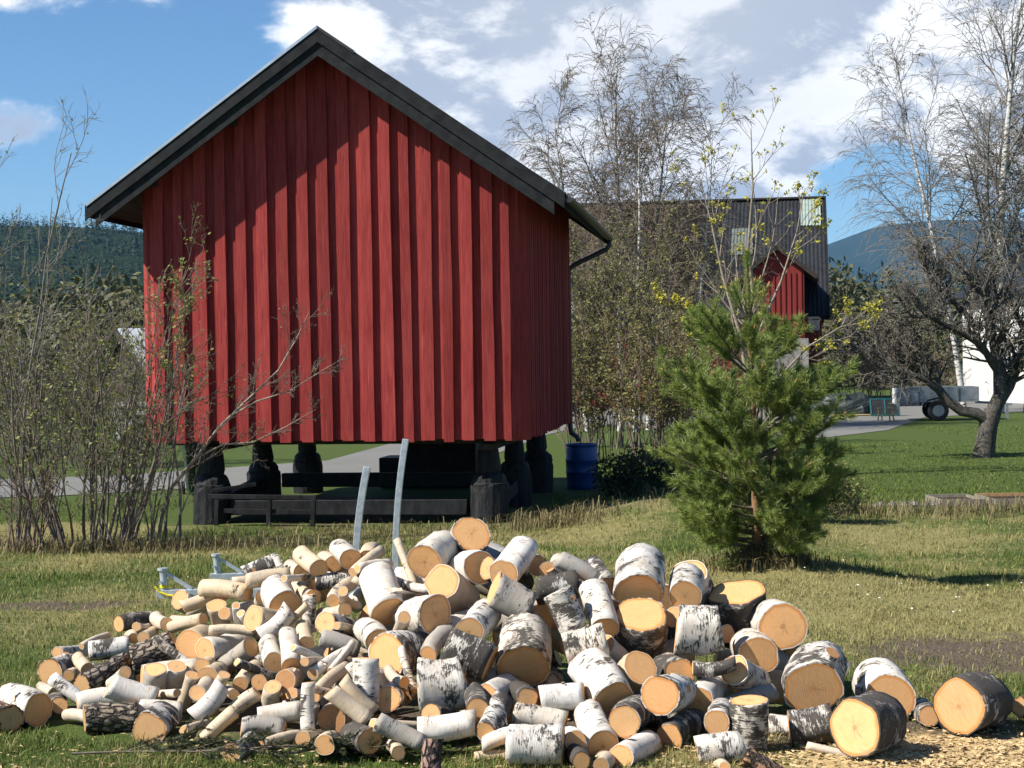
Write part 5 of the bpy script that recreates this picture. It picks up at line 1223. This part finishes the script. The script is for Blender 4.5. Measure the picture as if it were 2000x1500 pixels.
MB().add([(X1-.35, -3.6, 4.0), (X1-.35, 11.5, 4.0), (X1-.35, YR, ZR-.3), (X1-.55, -3.6, 4.0), (X1-.55, 11.5, 4.0), (X1-.55, YR, ZR-.3)], [(0, 1, 2), (5, 4, 3), (0, 2, 5, 3), (1, 4, 5, 2), (0, 3, 4, 1)]).build('gable_wall', 'dark_sheet', BN)
def sheet(name, x0, x1, z0f, z1f, mat, wave, amp, off, parent, back=False):
    n = max(3, int((x1-x0)/wave*6)); V = []
    nz = 14 if 'tile' in mat else 2
    for j in range(nz):
        f_ = z0f+(z1f-z0f)*j/(nz-1)
        st_ = (.05*((j*1.0) % 1)) if 'tile' in mat else 0
        for k in range(n):
            x_ = x0+(x1-x0)*k/(n-1); y_ = YE+(YR-YE)*f_; 
            if back: y_ = 2*YR-y_
            V.append((x_, y_, ZE+(ZR-ZE)*f_+off+amp*math.sin(x_*6.283/wave)))
    idx = np.arange(nz*n).reshape(nz, n); Q = np.stack([idx[:-1, :-1], idx[:-1, 1:], idx[1:, 1:], idx[1:, :-1]], -1).reshape(-1, 4)
    return link(name, mesh_np(name, np.array(V), [Q]), mat, parent, True)
rf = MB().add([(X0, YE, ZE-.14), (X1, YE, ZE-.14), (X1, YR, ZR-.14), (X0, YR, ZR-.14), (X1, 2*YR-YE, ZE-.14), (X0, 2*YR-YE, ZE-.14)], [(0, 1, 2, 3), (3, 2, 4, 5)]).build('roof', 'dark_stain', BN)
# tiled half: each course is a rolling strip lapping the next
for k in range(16):
    f0, f1 = k/16., (k+1)/16.+.004
    V = []; n = 160
    for f_, o_ in ((f0, .06), (f1, .0)):
        for j in range(n): x_ = X0+(XM-X0)*j/(n-1); V.append((x_, YE+(YR-YE)*f_, ZE+(ZR-ZE)*f_+o_+.035*math.sin(x_*6.283/.26)))
    idx = np.arange(2*n).reshape(2, n); Q = np.stack([idx[:-1, :-1], idx[:-1, 1:], idx[1:, 1:], idx[1:, :-1]], -1).reshape(-1, 4)
    link('tile_course', mesh_np('tile_course', np.array(V), [Q]), 'brown_tile', rf)
sheet('sheet_roofing', XM, X1, 0, 1, 'dark_sheet', .18, .02, .02, rf)
sheet('sheet_roofing', X0, X1, 0, 1, 'dark_sheet', .18, .02, .0, rf, True)
sheet('skylight_sheet', X1-1.15, X1-.22, .74, .995, 'clear_sheet', .15, .02, .09, rf)
sheet('skylight_sheet', 1.9, 2.9, .50, .73, 'old_sheet', .15, .02, .09, rf)
MB().bar((X0, YR, ZR+.06), (X1, YR, ZR+.06), .4, .08).build('ridge_cap', 'dark_stain', rf)
MB().bar((X1+.03, YE, ZE), (X1+.03, YR, ZR), .06, .28).build('verge_board', 'dark_sheet', rf)
# ramp house with its own little gable
rp = MB().box(3.05, 5.2, -7.6, -3.6, 2.95, 5.7).build('ramp_house', 'barn_red', BN)
MB().add([(3.05, -7.6, 5.7), (5.2, -7.6, 5.7), (4.12, -7.6, 6.6), (3.05, -3, 5.7), (5.2, -3, 5.7), (4.12, -3, 6.6)], [(0, 1, 2), (5, 4, 3), (0, 2, 5, 3), (1, 4, 5, 2)]).build('gable', 'barn_red', rp)
for s in (-1, 1):
    MB().bar((4.12-s*.03, -7.9, 6.74), (4.12+s*1.62, -7.9, 5.42), .07, .18).build('rake_board', 'dark_stain', rp)
    V = [(4.12, -7.9, 6.77), (4.12+s*1.66, -7.9, 5.42), (4.12+s*1.66, -1.5, 5.42), (4.12, -1.5, 6.77)]; V += [(a, b_, c_-.08) for a, b_, c_ in V]
    MB().add(V, [(0, 1, 2, 3), (7, 6, 5, 4), (0, 4, 5, 1), (1, 5, 6, 2), (2, 6, 7, 3), (3, 7, 4, 0)]).build('roof_slope', 'brown_tile', rp)
for k in range(10): MB().box(3.07+k*.22, 3.07+k*.22+.05, -7.64, -7.602, 2.97, 5.65).build('batten', 'barn_red', rp)
MB().box(2.9, 5.35, -7.75, -3.5, 0, 2.93).build('ramp_base', 'concrete', BN)
MB().box(5.35, 5.85, -3.95, -3.62, 3.3, 3.9).build('meter_box', 'white_paint', BN)

def small_house(name, loc, rzv, Wd, Dp, He, Hr, wallm, roofm, label, boards=0, chim=True, along=False):
    h = empty(name, loc, rzv); tag(h, label, 'house')
    wl_ = MB().box(-Wd/2, Wd/2, 0, Dp, 0, He).add([(-Wd/2, 0, He), (Wd/2, 0, He), (0, 0, He+Hr), (-Wd/2, Dp, He), (Wd/2, Dp, He), (0, Dp, He+Hr)], [(0, 1, 2), (5, 4, 3)]).build('wall', wallm, h)
    for s in (-1, 1):
        V = [(0, -.4, He+Hr+.12), (s*(Wd/2+.45), -.4, He-.45*2*Hr/Wd+.12), (s*(Wd/2+.45), Dp+.4, He-.45*2*Hr/Wd+.12), (0, Dp+.4, He+Hr+.12)]; V += [(a, b_, c_-.12) for a, b_, c_ in V]
        F = [(0, 1, 2, 3), (7, 6, 5, 4), (0, 4, 5, 1), (1, 5, 6, 2), (2, 6, 7, 3), (3, 7, 4, 0)]
        rr_ = MB().add(V, F).build('roof', roofm, h)
        MB().bar((0, -.43, He+Hr+.06), (s*(Wd/2+.47), -.43, He-.45*2*Hr/Wd+.06), .05, .24).build('rake_board', 'dark_stain', rr_)
    for k in range(boards):
        x_ = -Wd/2+(k+.5)*Wd/boards; MB().box(x_-.07, x_+.07, -.03, -.002, .15, He+Hr*(1-abs(x_)*2/Wd)-.1).build('board', wallm, wl_)
    if chim:
        c_ = MB().box(-.2, .35, Dp*.4, Dp*.4+.55, He+Hr*.55, He+Hr+.75).build('chimney', 'brick', h)
        MB().box(-.26, .41, Dp*.4-.06, Dp*.4+.61, He+Hr+.752, He+Hr+.83).build('chimney_cap', 'concrete', c_)
        MB().box(-.12, .27, Dp*.4+.08, Dp*.4+.47, He+Hr+.832, He+Hr+1.0).build('flue', 'dark_stain', c_)
    return h
small_house('house', (27.3, 68, -.5), R(20), 7.5, 9, 4.9, 2.2, 'white_paint', 'dark_sheet', 'white boarded house with dark gable roof behind the apple tree', 30, False)
hl = small_house('house', (-14.6, 62, -.9), R(-62), 8, 8, 2.2, 1.7, 'dark_stain', 'light_sheet', 'low dark house with pale roof and brick chimney behind the bare bush', 0, True)
# window on the white house
for xx in (-2.6, -.6):
    wd2 = MB().box(xx, xx+1.0, -.07, -.034, 1.6, 2.9).build('window', 'white_paint', bpy.data.objects['house'])
    MB().box(xx+.08, xx+.92, -.075, -.071, 1.68, 2.82).build('pane', 'dark_sheet', wd2)
# white garden fence before the low house
fn = empty('garden_fence', (-11.8, 49, -.5)); tag(fn, 'low white slatted fence behind the bare bush', 'fence')
for k in range(6): MB().box(k*.55-.05, k*.55+.05, -.03, .03, 0, 1.15).build('post', 'white_paint', fn)
for z_ in (.45, .72, 1.0): MB().box(-.1, 2.85, -.052, -.032, z_, z_+.12).build('rail', 'white_paint', fn)
# wheeled bin behind the left pier
simple('bin_green', (0.0156, 0.0351, 0.0218), (0.0234, 0.0468, 0.0296), 5, .5); simple('bin_lid', (0.4836, 0.4992, 0.4914), (0.546, 0.546, 0.546), 5, .5)
bn = empty('wheeled_bin', (-5.35, 28.0, -.5), R(15)); tag(bn, 'green wheeled bin with pale lid behind the storehouse', 'bin')
V = []
for z_, a, c_ in ((.06, .22, .26), (.95, .29, .35)): V += [(-a, -c_, z_), (a, -c_, z_), (a, c_, z_), (-a, c_, z_)]
MB().add(V, [(3, 2, 1, 0), (4, 5, 6, 7), (0, 1, 5, 4), (1, 2, 6, 5), (2, 3, 7, 6), (3, 0, 4, 7)]).build('body', 'bin_green', bn, .02)
MB().add([(-.31, -.38, .952), (.31, -.38, .952), (.31, .38, .952), (-.31, .38, .952), (-.27, -.32, 1.03), (.27, -.32, 1.03), (.27, .36, 1.06), (-.27, .36, 1.06)], [(3, 2, 1, 0), (4, 5, 6, 7), (0, 1, 5, 4), (1, 2, 6, 5), (2, 3, 7, 6), (3, 0, 4, 7)]).build('lid', 'bin_lid', bn, .01)
for s in (-1, 1): MB().tube([(s*.25, .28, .11), (s*.31, .28, .11)], .11, 14).build('wheel', 'rubber', bn)

# ------------------------------------------------------------------ trailer, stool, tarpaulin heap, raised beds
simple('trailer_steel', (0.1716, 0.1872, 0.2028), (0.2652, 0.2808, 0.2964), 4, .5, metal=.4)
tl = empty('car_trailer', (14.2, 55, -.5), R(-8)); tag(tl, 'small grey box trailer parked behind the apple tree', 'trailer')
MB().box(-1.3, 1.3, -.7, .7, .62, .68).build('floor', 'trailer_steel', tl)
for (a, b_, c_, d_) in ((-1.3, 1.3, -.7, -.66), (-1.3, 1.3, .66, .7)): MB().box(a, b_, c_, d_, .682, 1.12).build('side_panel', 'trailer_steel', tl, .01)
MB().box(-1.345, -1.302, -.7, .7, .55, 1.22).build('tailgate', 'white_paint', tl, .01); MB().box(1.302, 1.34, -.7, .7, .64, 1.12).build('front_panel', 'trailer_steel', tl, .01)
for x_ in (-.65, 0, .65): MB().box(x_-.03, x_+.03, -.735, -.702, .66, 1.1).build('rib', 'trailer_steel', tl)
for s in (-1, 1):
    wh = MB().tube([(.0, s*.76, .34), (.0, s*.94, .34)], .34, 22).build('wheel', 'rubber', tl, .03)
    MB().tube([(.0, s*.90, .34), (.0, s*.955, .34)], .19, 16).build('rim', 'trailer_steel', wh)
    MB().tube([(-.42, s*.85, .46), (-.33, s*.85, .68), (0, s*.85, .76), (.33, s*.85, .68), (.42, s*.85, .46)], .03, 6).build('mudguard', 'dark_sheet', tl)
MB().bar((1.3, 0, .6), (2.5, 0, .5), .08, .08).build('drawbar', 'trailer_steel', tl)
MB().box(2.3, 2.38, -.03, .03, 0, .5).build('jockey_leg', 'trailer_steel', tl)
simple('yellow_wood', (0.3276, 0.2496, 0.1092), (0.429, 0.3276, 0.156), 6, .7)
sl = empty('step_stool', (12.3, 54, -.5), R(12)); tag(sl, 'small pale wooden step stool on the driveway edge', 'stool')
MB().box(-.24, .24, -.14, .14, .44, .47).build('seat', 'yellow_wood', sl); MB().box(-.22, .22, -.30, -.145, .22, .245).build('step', 'yellow_wood', sl)
for (a, b_) in ((-1, -1), (1, -1), (-1, 1), (1, 1)): MB().bar((a*.22, b_*.17-.03, 0), (a*.17, b_*.09, .438), .035, .035, (0, 1, 0)).build('leg', 'yellow_wood', sl)
simple('tarpaulin', (0.0117, 0.0172, 0.014), (0.0273, 0.0374, 0.0312), 4, .45, bmp=.6, bd=.05)
q = random.Random(77); th_ = empty('tarpaulin_heap', (12.2, 60, -.5)); tag(th_, 'dark tarpaulin-covered heap at the edge of the yard', 'heap')
V = []; n = 26; k2 = 10
for j in range(k2):
    for i in range(n):
        a = 6.283*i/n; f_ = j/(k2-1); rr_ = max(math.cos(f_*1.5707), 0.)**.6
        x_, y_ = 1.35*rr_*math.cos(a), .8*rr_*math.sin(a); z_ = .72*math.sin(f_*1.5708)
        nn_ = mnoise.noise((x_*2.5, y_*2.5, z_*3)); V.append((x_*(1+.16*nn_), y_*(1+.16*nn_), max(0, z_*(1+.5*nn_))))
MB().add(V, [(j*n+i, j*n+(i+1) % n, (j+1)*n+(i+1) % n, (j+1)*n+i) for j in range(k2-1) for i in range(n)]).build('cover', 'tarpaulin', th_)
MB().tube([(-1.3, -.78, .04), (0, -.9, .05), (1.3, -.75, .04)], .03, 6).build('weight_rope', 'yellow_wood', th_)
gf = empty('frame_lid', (13.35, 58.6, -.5), R(-6)); tag(gf, 'teal framed cold-frame lid propped beside the trailer', 'cold frame'); simple('teal', (0.0156, 0.078, 0.0858), (0.0234, 0.1014, 0.1092), 5, .5)
MB().bar((-.5, 0, .05), (.5, 0, .05), .06, .06).build('rail', 'teal', gf); MB().bar((-.5, .35, .62), (.5, .35, .62), .06, .06).build('rail', 'teal', gf)
for a in (-.5, 0, .5): MB().bar((a, .01, .08), (a, .34, .59), .05, .05).build('bar', 'teal', gf)
MB().add([(-.48, .02, .08), (.48, .02, .08), (.48, .33, .58), (-.48, .33, .58), (-.48, .035, .07), (.48, .035, .07), (.48, .345, .57), (-.48, .345, .57)], [(0, 1, 2, 3), (7, 6, 5, 4), (0, 4, 5, 1), (1, 5, 6, 2), (2, 6, 7, 3), (3, 7, 4, 0)]).build('pane', 'dark_sheet', gf)
simple('old_plank', (0.156, 0.1326, 0.1014), (0.2652, 0.234, 0.1872), 9, .85); simple('new_plank', (0.3276, 0.1872, 0.0858), (0.429, 0.2574, 0.1248), 9, .8)
for (x_, y_, w_, d_, mt, lab) in ((6.55, 24.3, .62, .9, 'old_plank', 'weathered grey raised bed frame at the lawn edge'), (7.45, 24.3, .9, 1.0, 'new_plank', 'raised bed with fresh orange plank and dark soil at the lawn edge')):
    rb = empty('raised_bed', (x_, y_, G(x_, y_)-.02)); tag(rb, lab, 'raised bed')
    for s in (-1, 1):
        MB().box(-w_/2, w_/2, s*d_/2-.02, s*d_/2+.02, 0, .13).jitter(.003, 3).build('plank', mt if s > 0 else 'old_plank', rb)
        MB().box(s*w_/2-.02, s*w_/2+.02, -d_/2+.021, d_/2-.021, 0, .125).jitter(.003, 4).build('plank', 'old_plank', rb)
    MB().box(-w_/2+.021, w_/2-.021, -d_/2+.021, d_/2-.021, 0, .085).build('soil', simple('soil_%s' % mt, (.03, .022, .015), (.07, .052, .036), 20, .95, bmp=1., bd=.03), rb)
simple('field_stone', (0.1248, 0.117, 0.1092), (0.234, 0.2184, 0.2028), 9, .9, objvar=.3)
for k in range(9):
    q = random.Random(k+300); x_ = 5.25+k*.125+q.uniform(-.03, .03); y_ = 23.9+q.uniform(-.1, .1); rr_ = q.uniform(.05, .085); V = []
    for j in range(5):
        for i in range(8):
            a = 6.283*i/8; f_ = (j/4.-.5)*math.pi; V.append((rr_*math.cos(f_)*math.cos(a)*q.uniform(.85, 1.15), rr_*math.cos(f_)*math.sin(a)*q.uniform(.85, 1.15), rr_*.75*math.sin(f_)*q.uniform(.9, 1.1)))
    o = MB().add(V, [(j*8+i, j*8+(i+1) % 8, (j+1)*8+(i+1) % 8, (j+1)*8+i) for j in range(4) for i in range(8)]).build('stone', 'field_stone'); o.location = (x_, y_, G(x_, y_)+rr_*.5)
    tag(o, 'small grey edging stone in a row beside the raised beds', 'stone', 'edging stones beside the raised beds')

# ------------------------------------------------------------------ cut conifer branches in the foreground
q = random.Random(88)
for (bx, by, ang, L_, lab) in ((-1.95, 7.16, .03, 1.5, 'long cut conifer branch lying in the grass before the logs'), (-1.05, 7.12, .2, .75, 'cut conifer branch with dense green sprays lying before the logs'), (-.26, 7.12, 1.2, .34, 'small green conifer sprig beside the upright reddish log')):
    z0 = G(bx, by)+.03; root = empty('conifer_branch', (bx, by, z0), ang); tag(root, lab, 'branch')
    p, r_, _ = path(q, Vector((0, 0, 0)), Vector((1, 0, .02)), L_, .006, .002, 12, .16, .0)
    for v in p: v.z = max(v.z*.4, 0)+.012
    sb = spread(q, [(p, r_)], 24 if L_ < 1 else 30, .30 if L_ < 1 else .20, .6, .75, 5, .10, .0, 0, .12, .0025)
    for a, _r in sb:
        for v in a: v.z = .015+abs(v.z)*.35
    s3 = spread(q, sb, 5, .4, .7, .6, 4, .1, 0, 0, .2, .002)
    tube_obj('stem', [(p, r_)]+sb+s3, 5, 'twig_brown', root)
    nd = []; needles(sb, 900, .05, .018, .0014); needles(s3, 1200, .0, .018, .0014); Vn = np.array(nd).reshape(-1, 3)
    tag(link('needles', mesh_np('needles', Vn, [np.arange(len(Vn)).reshape(-1, 3)]), 'evergreen_leaf', root), kind='stuff')

# ------------------------------------------------------------------ woods and hills
def hill(name, prof, y0, y1, mat, xa, xb, seed, nx_=140, ny_=14):
    V = []
    for j in range(ny_):
        f_ = j/(ny_-1)
        for i in range(nx_):
            x_ = xa+(xb-xa)*i/(nx_-1); y_ = y0+(y1-y0)*f_
            h = np.interp(x_, [p[0] for p in prof], [p[1] for p in prof]); V.append((x_, y_, -3+(h+3)*sst(f_)*(1+.10*mnoise.noise((x_/ (xb-xa)*22, f_*3, seed)))))
    idx = np.arange(nx_*ny_).reshape(ny_, nx_); Q = np.stack([idx[:-1, :-1], idx[:-1, 1:], idx[1:, 1:], idx[1:, :-1]], -1).reshape(-1, 4)
    o = link(name, mesh_np(name, np.array(V), [Q]), mat, None, True); tag(o, kind='structure'); return o, np.array(V).reshape(ny_, nx_, 3)
simple('hill_forest', (.012, .022, .010), (.022, .034, .015), .02, 1.0, bmp=0, spec=0.)
def conifers(name, label, pts, hmin, hmax, mat, seed):
    q = np.random.RandomState(seed); k = len(pts); P0 = np.array(pts); h = q.uniform(hmin, hmax, k); r_ = h*q.uniform(.14, .24, k); s = 6
    V = np.zeros((k, s*2+2, 3)); a0 = q.uniform(0, 6.28, k)
    for j in range(s):
        a = a0+j*6.283/s; jit = q.uniform(.65, 1.3, k)
        V[:, j, 0] = P0[:, 0]+np.cos(a)*r_*jit; V[:, j, 1] = P0[:, 1]+np.sin(a)*r_*jit; V[:, j, 2] = P0[:, 2]+h*.08
        a2 = a+.5; jit = q.uniform(.6, 1.25, k)
        V[:, s+j, 0] = P0[:, 0]+np.cos(a2)*r_*.62*jit; V[:, s+j, 1] = P0[:, 1]+np.sin(a2)*r_*.62*jit; V[:, s+j, 2] = P0[:, 2]+h*.48*q.uniform(.85, 1.1, k)
    V[:, 2*s] = P0; V[:, 2*s, 2] += h*.66; V[:, 2*s+1] = P0; V[:, 2*s+1, 2] += h
    i0 = np.arange(k)*(2*s+2); T_ = []
    for j in range(s):
        T_.append(np.stack([i0+j, i0+(j+1) % s, i0+2*s], 1)); T_.append(np.stack([i0+s+j, i0+s+(j+1) % s, i0+2*s+1], 1))
    tag(link(name, mesh_np(name, V.reshape(-1, 3), [np.concatenate(T_)]), mat), label, 'forest', kind='stuff')
h1, A1 = hill('hill', [(-3000, 132), (-700, 134), (-560, 132), (-450, 123), (-300, 110), (-100, 94), (200, 60), (700, 42), (2500, 50)], 700, 1500, 'hill_forest', -2600, 2600, 1)
h2, A2 = hill('mountain', [(-6000, 250), (0, 380), (1150, 440), (1330, 465), (1560, 525), (1750, 540), (2100, 560), (2600, 520), (4000, 430), (8000, 350)], 4200, 7000, 'hill_forest', -6000, 9000, 5)
def on(A, n, seed, x0, x1, f0=0., f1=1.):
    q = np.random.RandomState(seed); out = []; ny_, nx_ = A.shape[:2]
    while len(out) < n:
        f_ = f0+(f1-f0)*q.rand(); x_ = q.uniform(x0, x1)
        i = (x_-A[0, 0, 0])/(A[0, -1, 0]-A[0, 0, 0])*(nx_-1); j = f_*(ny_-1); i0, j0 = min(int(i), nx_-2), min(int(j), ny_-2); fi, fj = i-i0, j-j0
        p = (A[j0, i0]*(1-fi)+A[j0, i0+1]*fi)*(1-fj)+(A[j0+1, i0]*(1-fi)+A[j0+1, i0+1]*fi)*fj; out.append(tuple(p))
    return out
def spruces(name, label, pts, hmin, hmax, nq, seed):
    """each spruce a narrow cone of drooping sprays"""
    q = np.random.RandomState(seed); P0 = np.repeat(np.array(pts), nq, 0); k = len(P0); h = np.repeat(q.uniform(hmin, hmax, len(pts)), nq); wd2 = np.repeat(q.uniform(.13, .20, len(pts)), nq)
    f_ = 1-np.sqrt(q.rand(k))*.98; a = q.uniform(0, 6.283, k); rr_ = h*wd2*(1-f_)*q.uniform(.55, 1.1, k)+h*.004; sz = h*(.035+.10*(1-f_))*(28./nq)**.35*q.uniform(.7, 1.3, k)
    c_ = P0+np.stack([np.cos(a)*rr_*.45, np.sin(a)*rr_*.45, h*f_], 1); out = np.stack([np.cos(a), np.sin(a), -.45+0*a], 1); side = np.stack([-np.sin(a), np.cos(a), q.uniform(-.2, .2, k)], 1)
    V = np.stack([c_, c_+out*(rr_*.4)[:, None]+side*(sz*.5)[:, None], c_+out*(rr_*.75+h*.01)[:, None], c_+out*(rr_*.4)[:, None]-side*(sz*.5)[:, None]+np.array([0, 0, 1.])*(sz*.35)[:, None]], 1)
    tag(link(name, mesh_np(name, V.reshape(-1, 3), [np.arange(k*4).reshape(k, 4)]), 'conifer_far'), label, 'forest', kind='stuff')
hp = [p_ for p_ in on(A1, 6200, 3, -700, 560) if -.42 < p_[0]/p_[1] < -.13 or .12 < p_[0]/p_[1] < .42]
spruces('forest', 'conifer forest covering the low hill', hp, 11, 19, 26, 4)
qn = np.random.RandomState(9)
band = [(x_, y_, -.8) for x_, y_ in zip(qn.uniform(-160, 170, 1700), qn.uniform(220, 420, 1700)) if -.42 < x_/y_ < -.13 or .15 < x_/y_ < .42]
spruces('forest', 'dark spruce belt beyond the fields', band[:430], 12, 21, 84, 6)
# nearer deciduous wood: separate bare bushes
def copse(name, label, blobs, seed, mat, n, size):
    q = random.Random(seed); V = []
    for (cx, cy, cz, rx, rz_) in blobs:
        for _ in range(n):
            d_ = rv(q); k = q.random()**.45; c_ = Vector((cx+d_.x*rx*k, cy+d_.y*rx*k, cz+d_.z*rz_*k))
            a = rv(q); o = a.orthogonal().normalized(); s_ = size*q.uniform(.4, 1.4); V += [c_, c_+(a*.5+o*.22)*s_, c_+a*s_, c_+(a*.5-o*.22)*s_]
    leafs = np.array([tuple(v) for v in V]); tag(link(name, mesh_np(name, leafs, [np.arange(len(leafs)).reshape(-1, 4)]), mat), label, 'wood', kind='stuff')
copse('woodland', 'distant budding woodland to the right of the barn', [(qn.uniform(14, 48), qn.uniform(100, 135), qn.uniform(.5, 6.0), qn.uniform(2, 4), qn.uniform(2, 3.4)) for _ in range(46)], 5, 'wood_far', 620, .55)
copse('woodland', 'dark green wood behind the bare bushes at the left', [(qn.uniform(-34, -8), qn.uniform(75, 110), qn.uniform(0, 4.2), qn.uniform(2, 4), qn.uniform(2, 3)) for _ in range(46)], 6, 'wood_far', 620, .5)
gx = 'brown brush at the far side of the yard'
for k, (x_, y_, hh) in enumerate(((10.5, 68, 3.0), (12.6, 69, 3.6), (14.6, 70, 3.2), (16.4, 71, 3.4), (18.6, 72, 3.0))):
    lab = ['brown leafless brush next to the barn ramp', 'brown leafless brush behind the tarpaulin heap', 'brown leafless brush behind the trailer', 'brown leafless brush between trailer and white house', 'brown leafless brush against the white house'][k]
    shrub('brush', (x_, y_, -.5), 18, hh, 1.0, .2, lab, 80+k, 'twig_reddish', 'olive_leaf', 1.5, .08, .02, gx, tw=.009, tw_n=5., sub=2)
shrub('bush', (-9.0, 36, -.5), 26, 3.2, 1.0, .25, 'green budding bush behind the bare bushes, near the driveway', 91, 'twig_brown', 'bud_green', 7, .07, .02, None, tw=.006)
shrub('bush', (-11.5, 40, -.5), 26, 3.6, 1.1, .25, 'broad olive bush by the white garden fence', 92, 'twig_brown', 'olive_leaf', 8, .08, .02, None, tw=.007)

# ------------------------------------------------------------------ haze
HZ = .000045
m = bpy.data.materials.new('haze'); m.use_nodes = True; nt = m.node_tree; nt.nodes.clear()
ou = nt.nodes.new('ShaderNodeOutputMaterial'); pvv = nt.nodes.new('ShaderNodeVolumePrincipled'); pvv.inputs['Color'].default_value = (.26, .54, 1.0, 1); pvv.inputs['Density'].default_value = HZ; pvv.inputs['Anisotropy'].default_value = 0.0
nt.links.new(pvv.outputs[0], ou.inputs['Volume']); MATS['haze'] = m
hz = MB().box(-9800, 9800, -400, 14600, -6, 680).build('haze', 'haze'); tag(hz, kind='stuff')
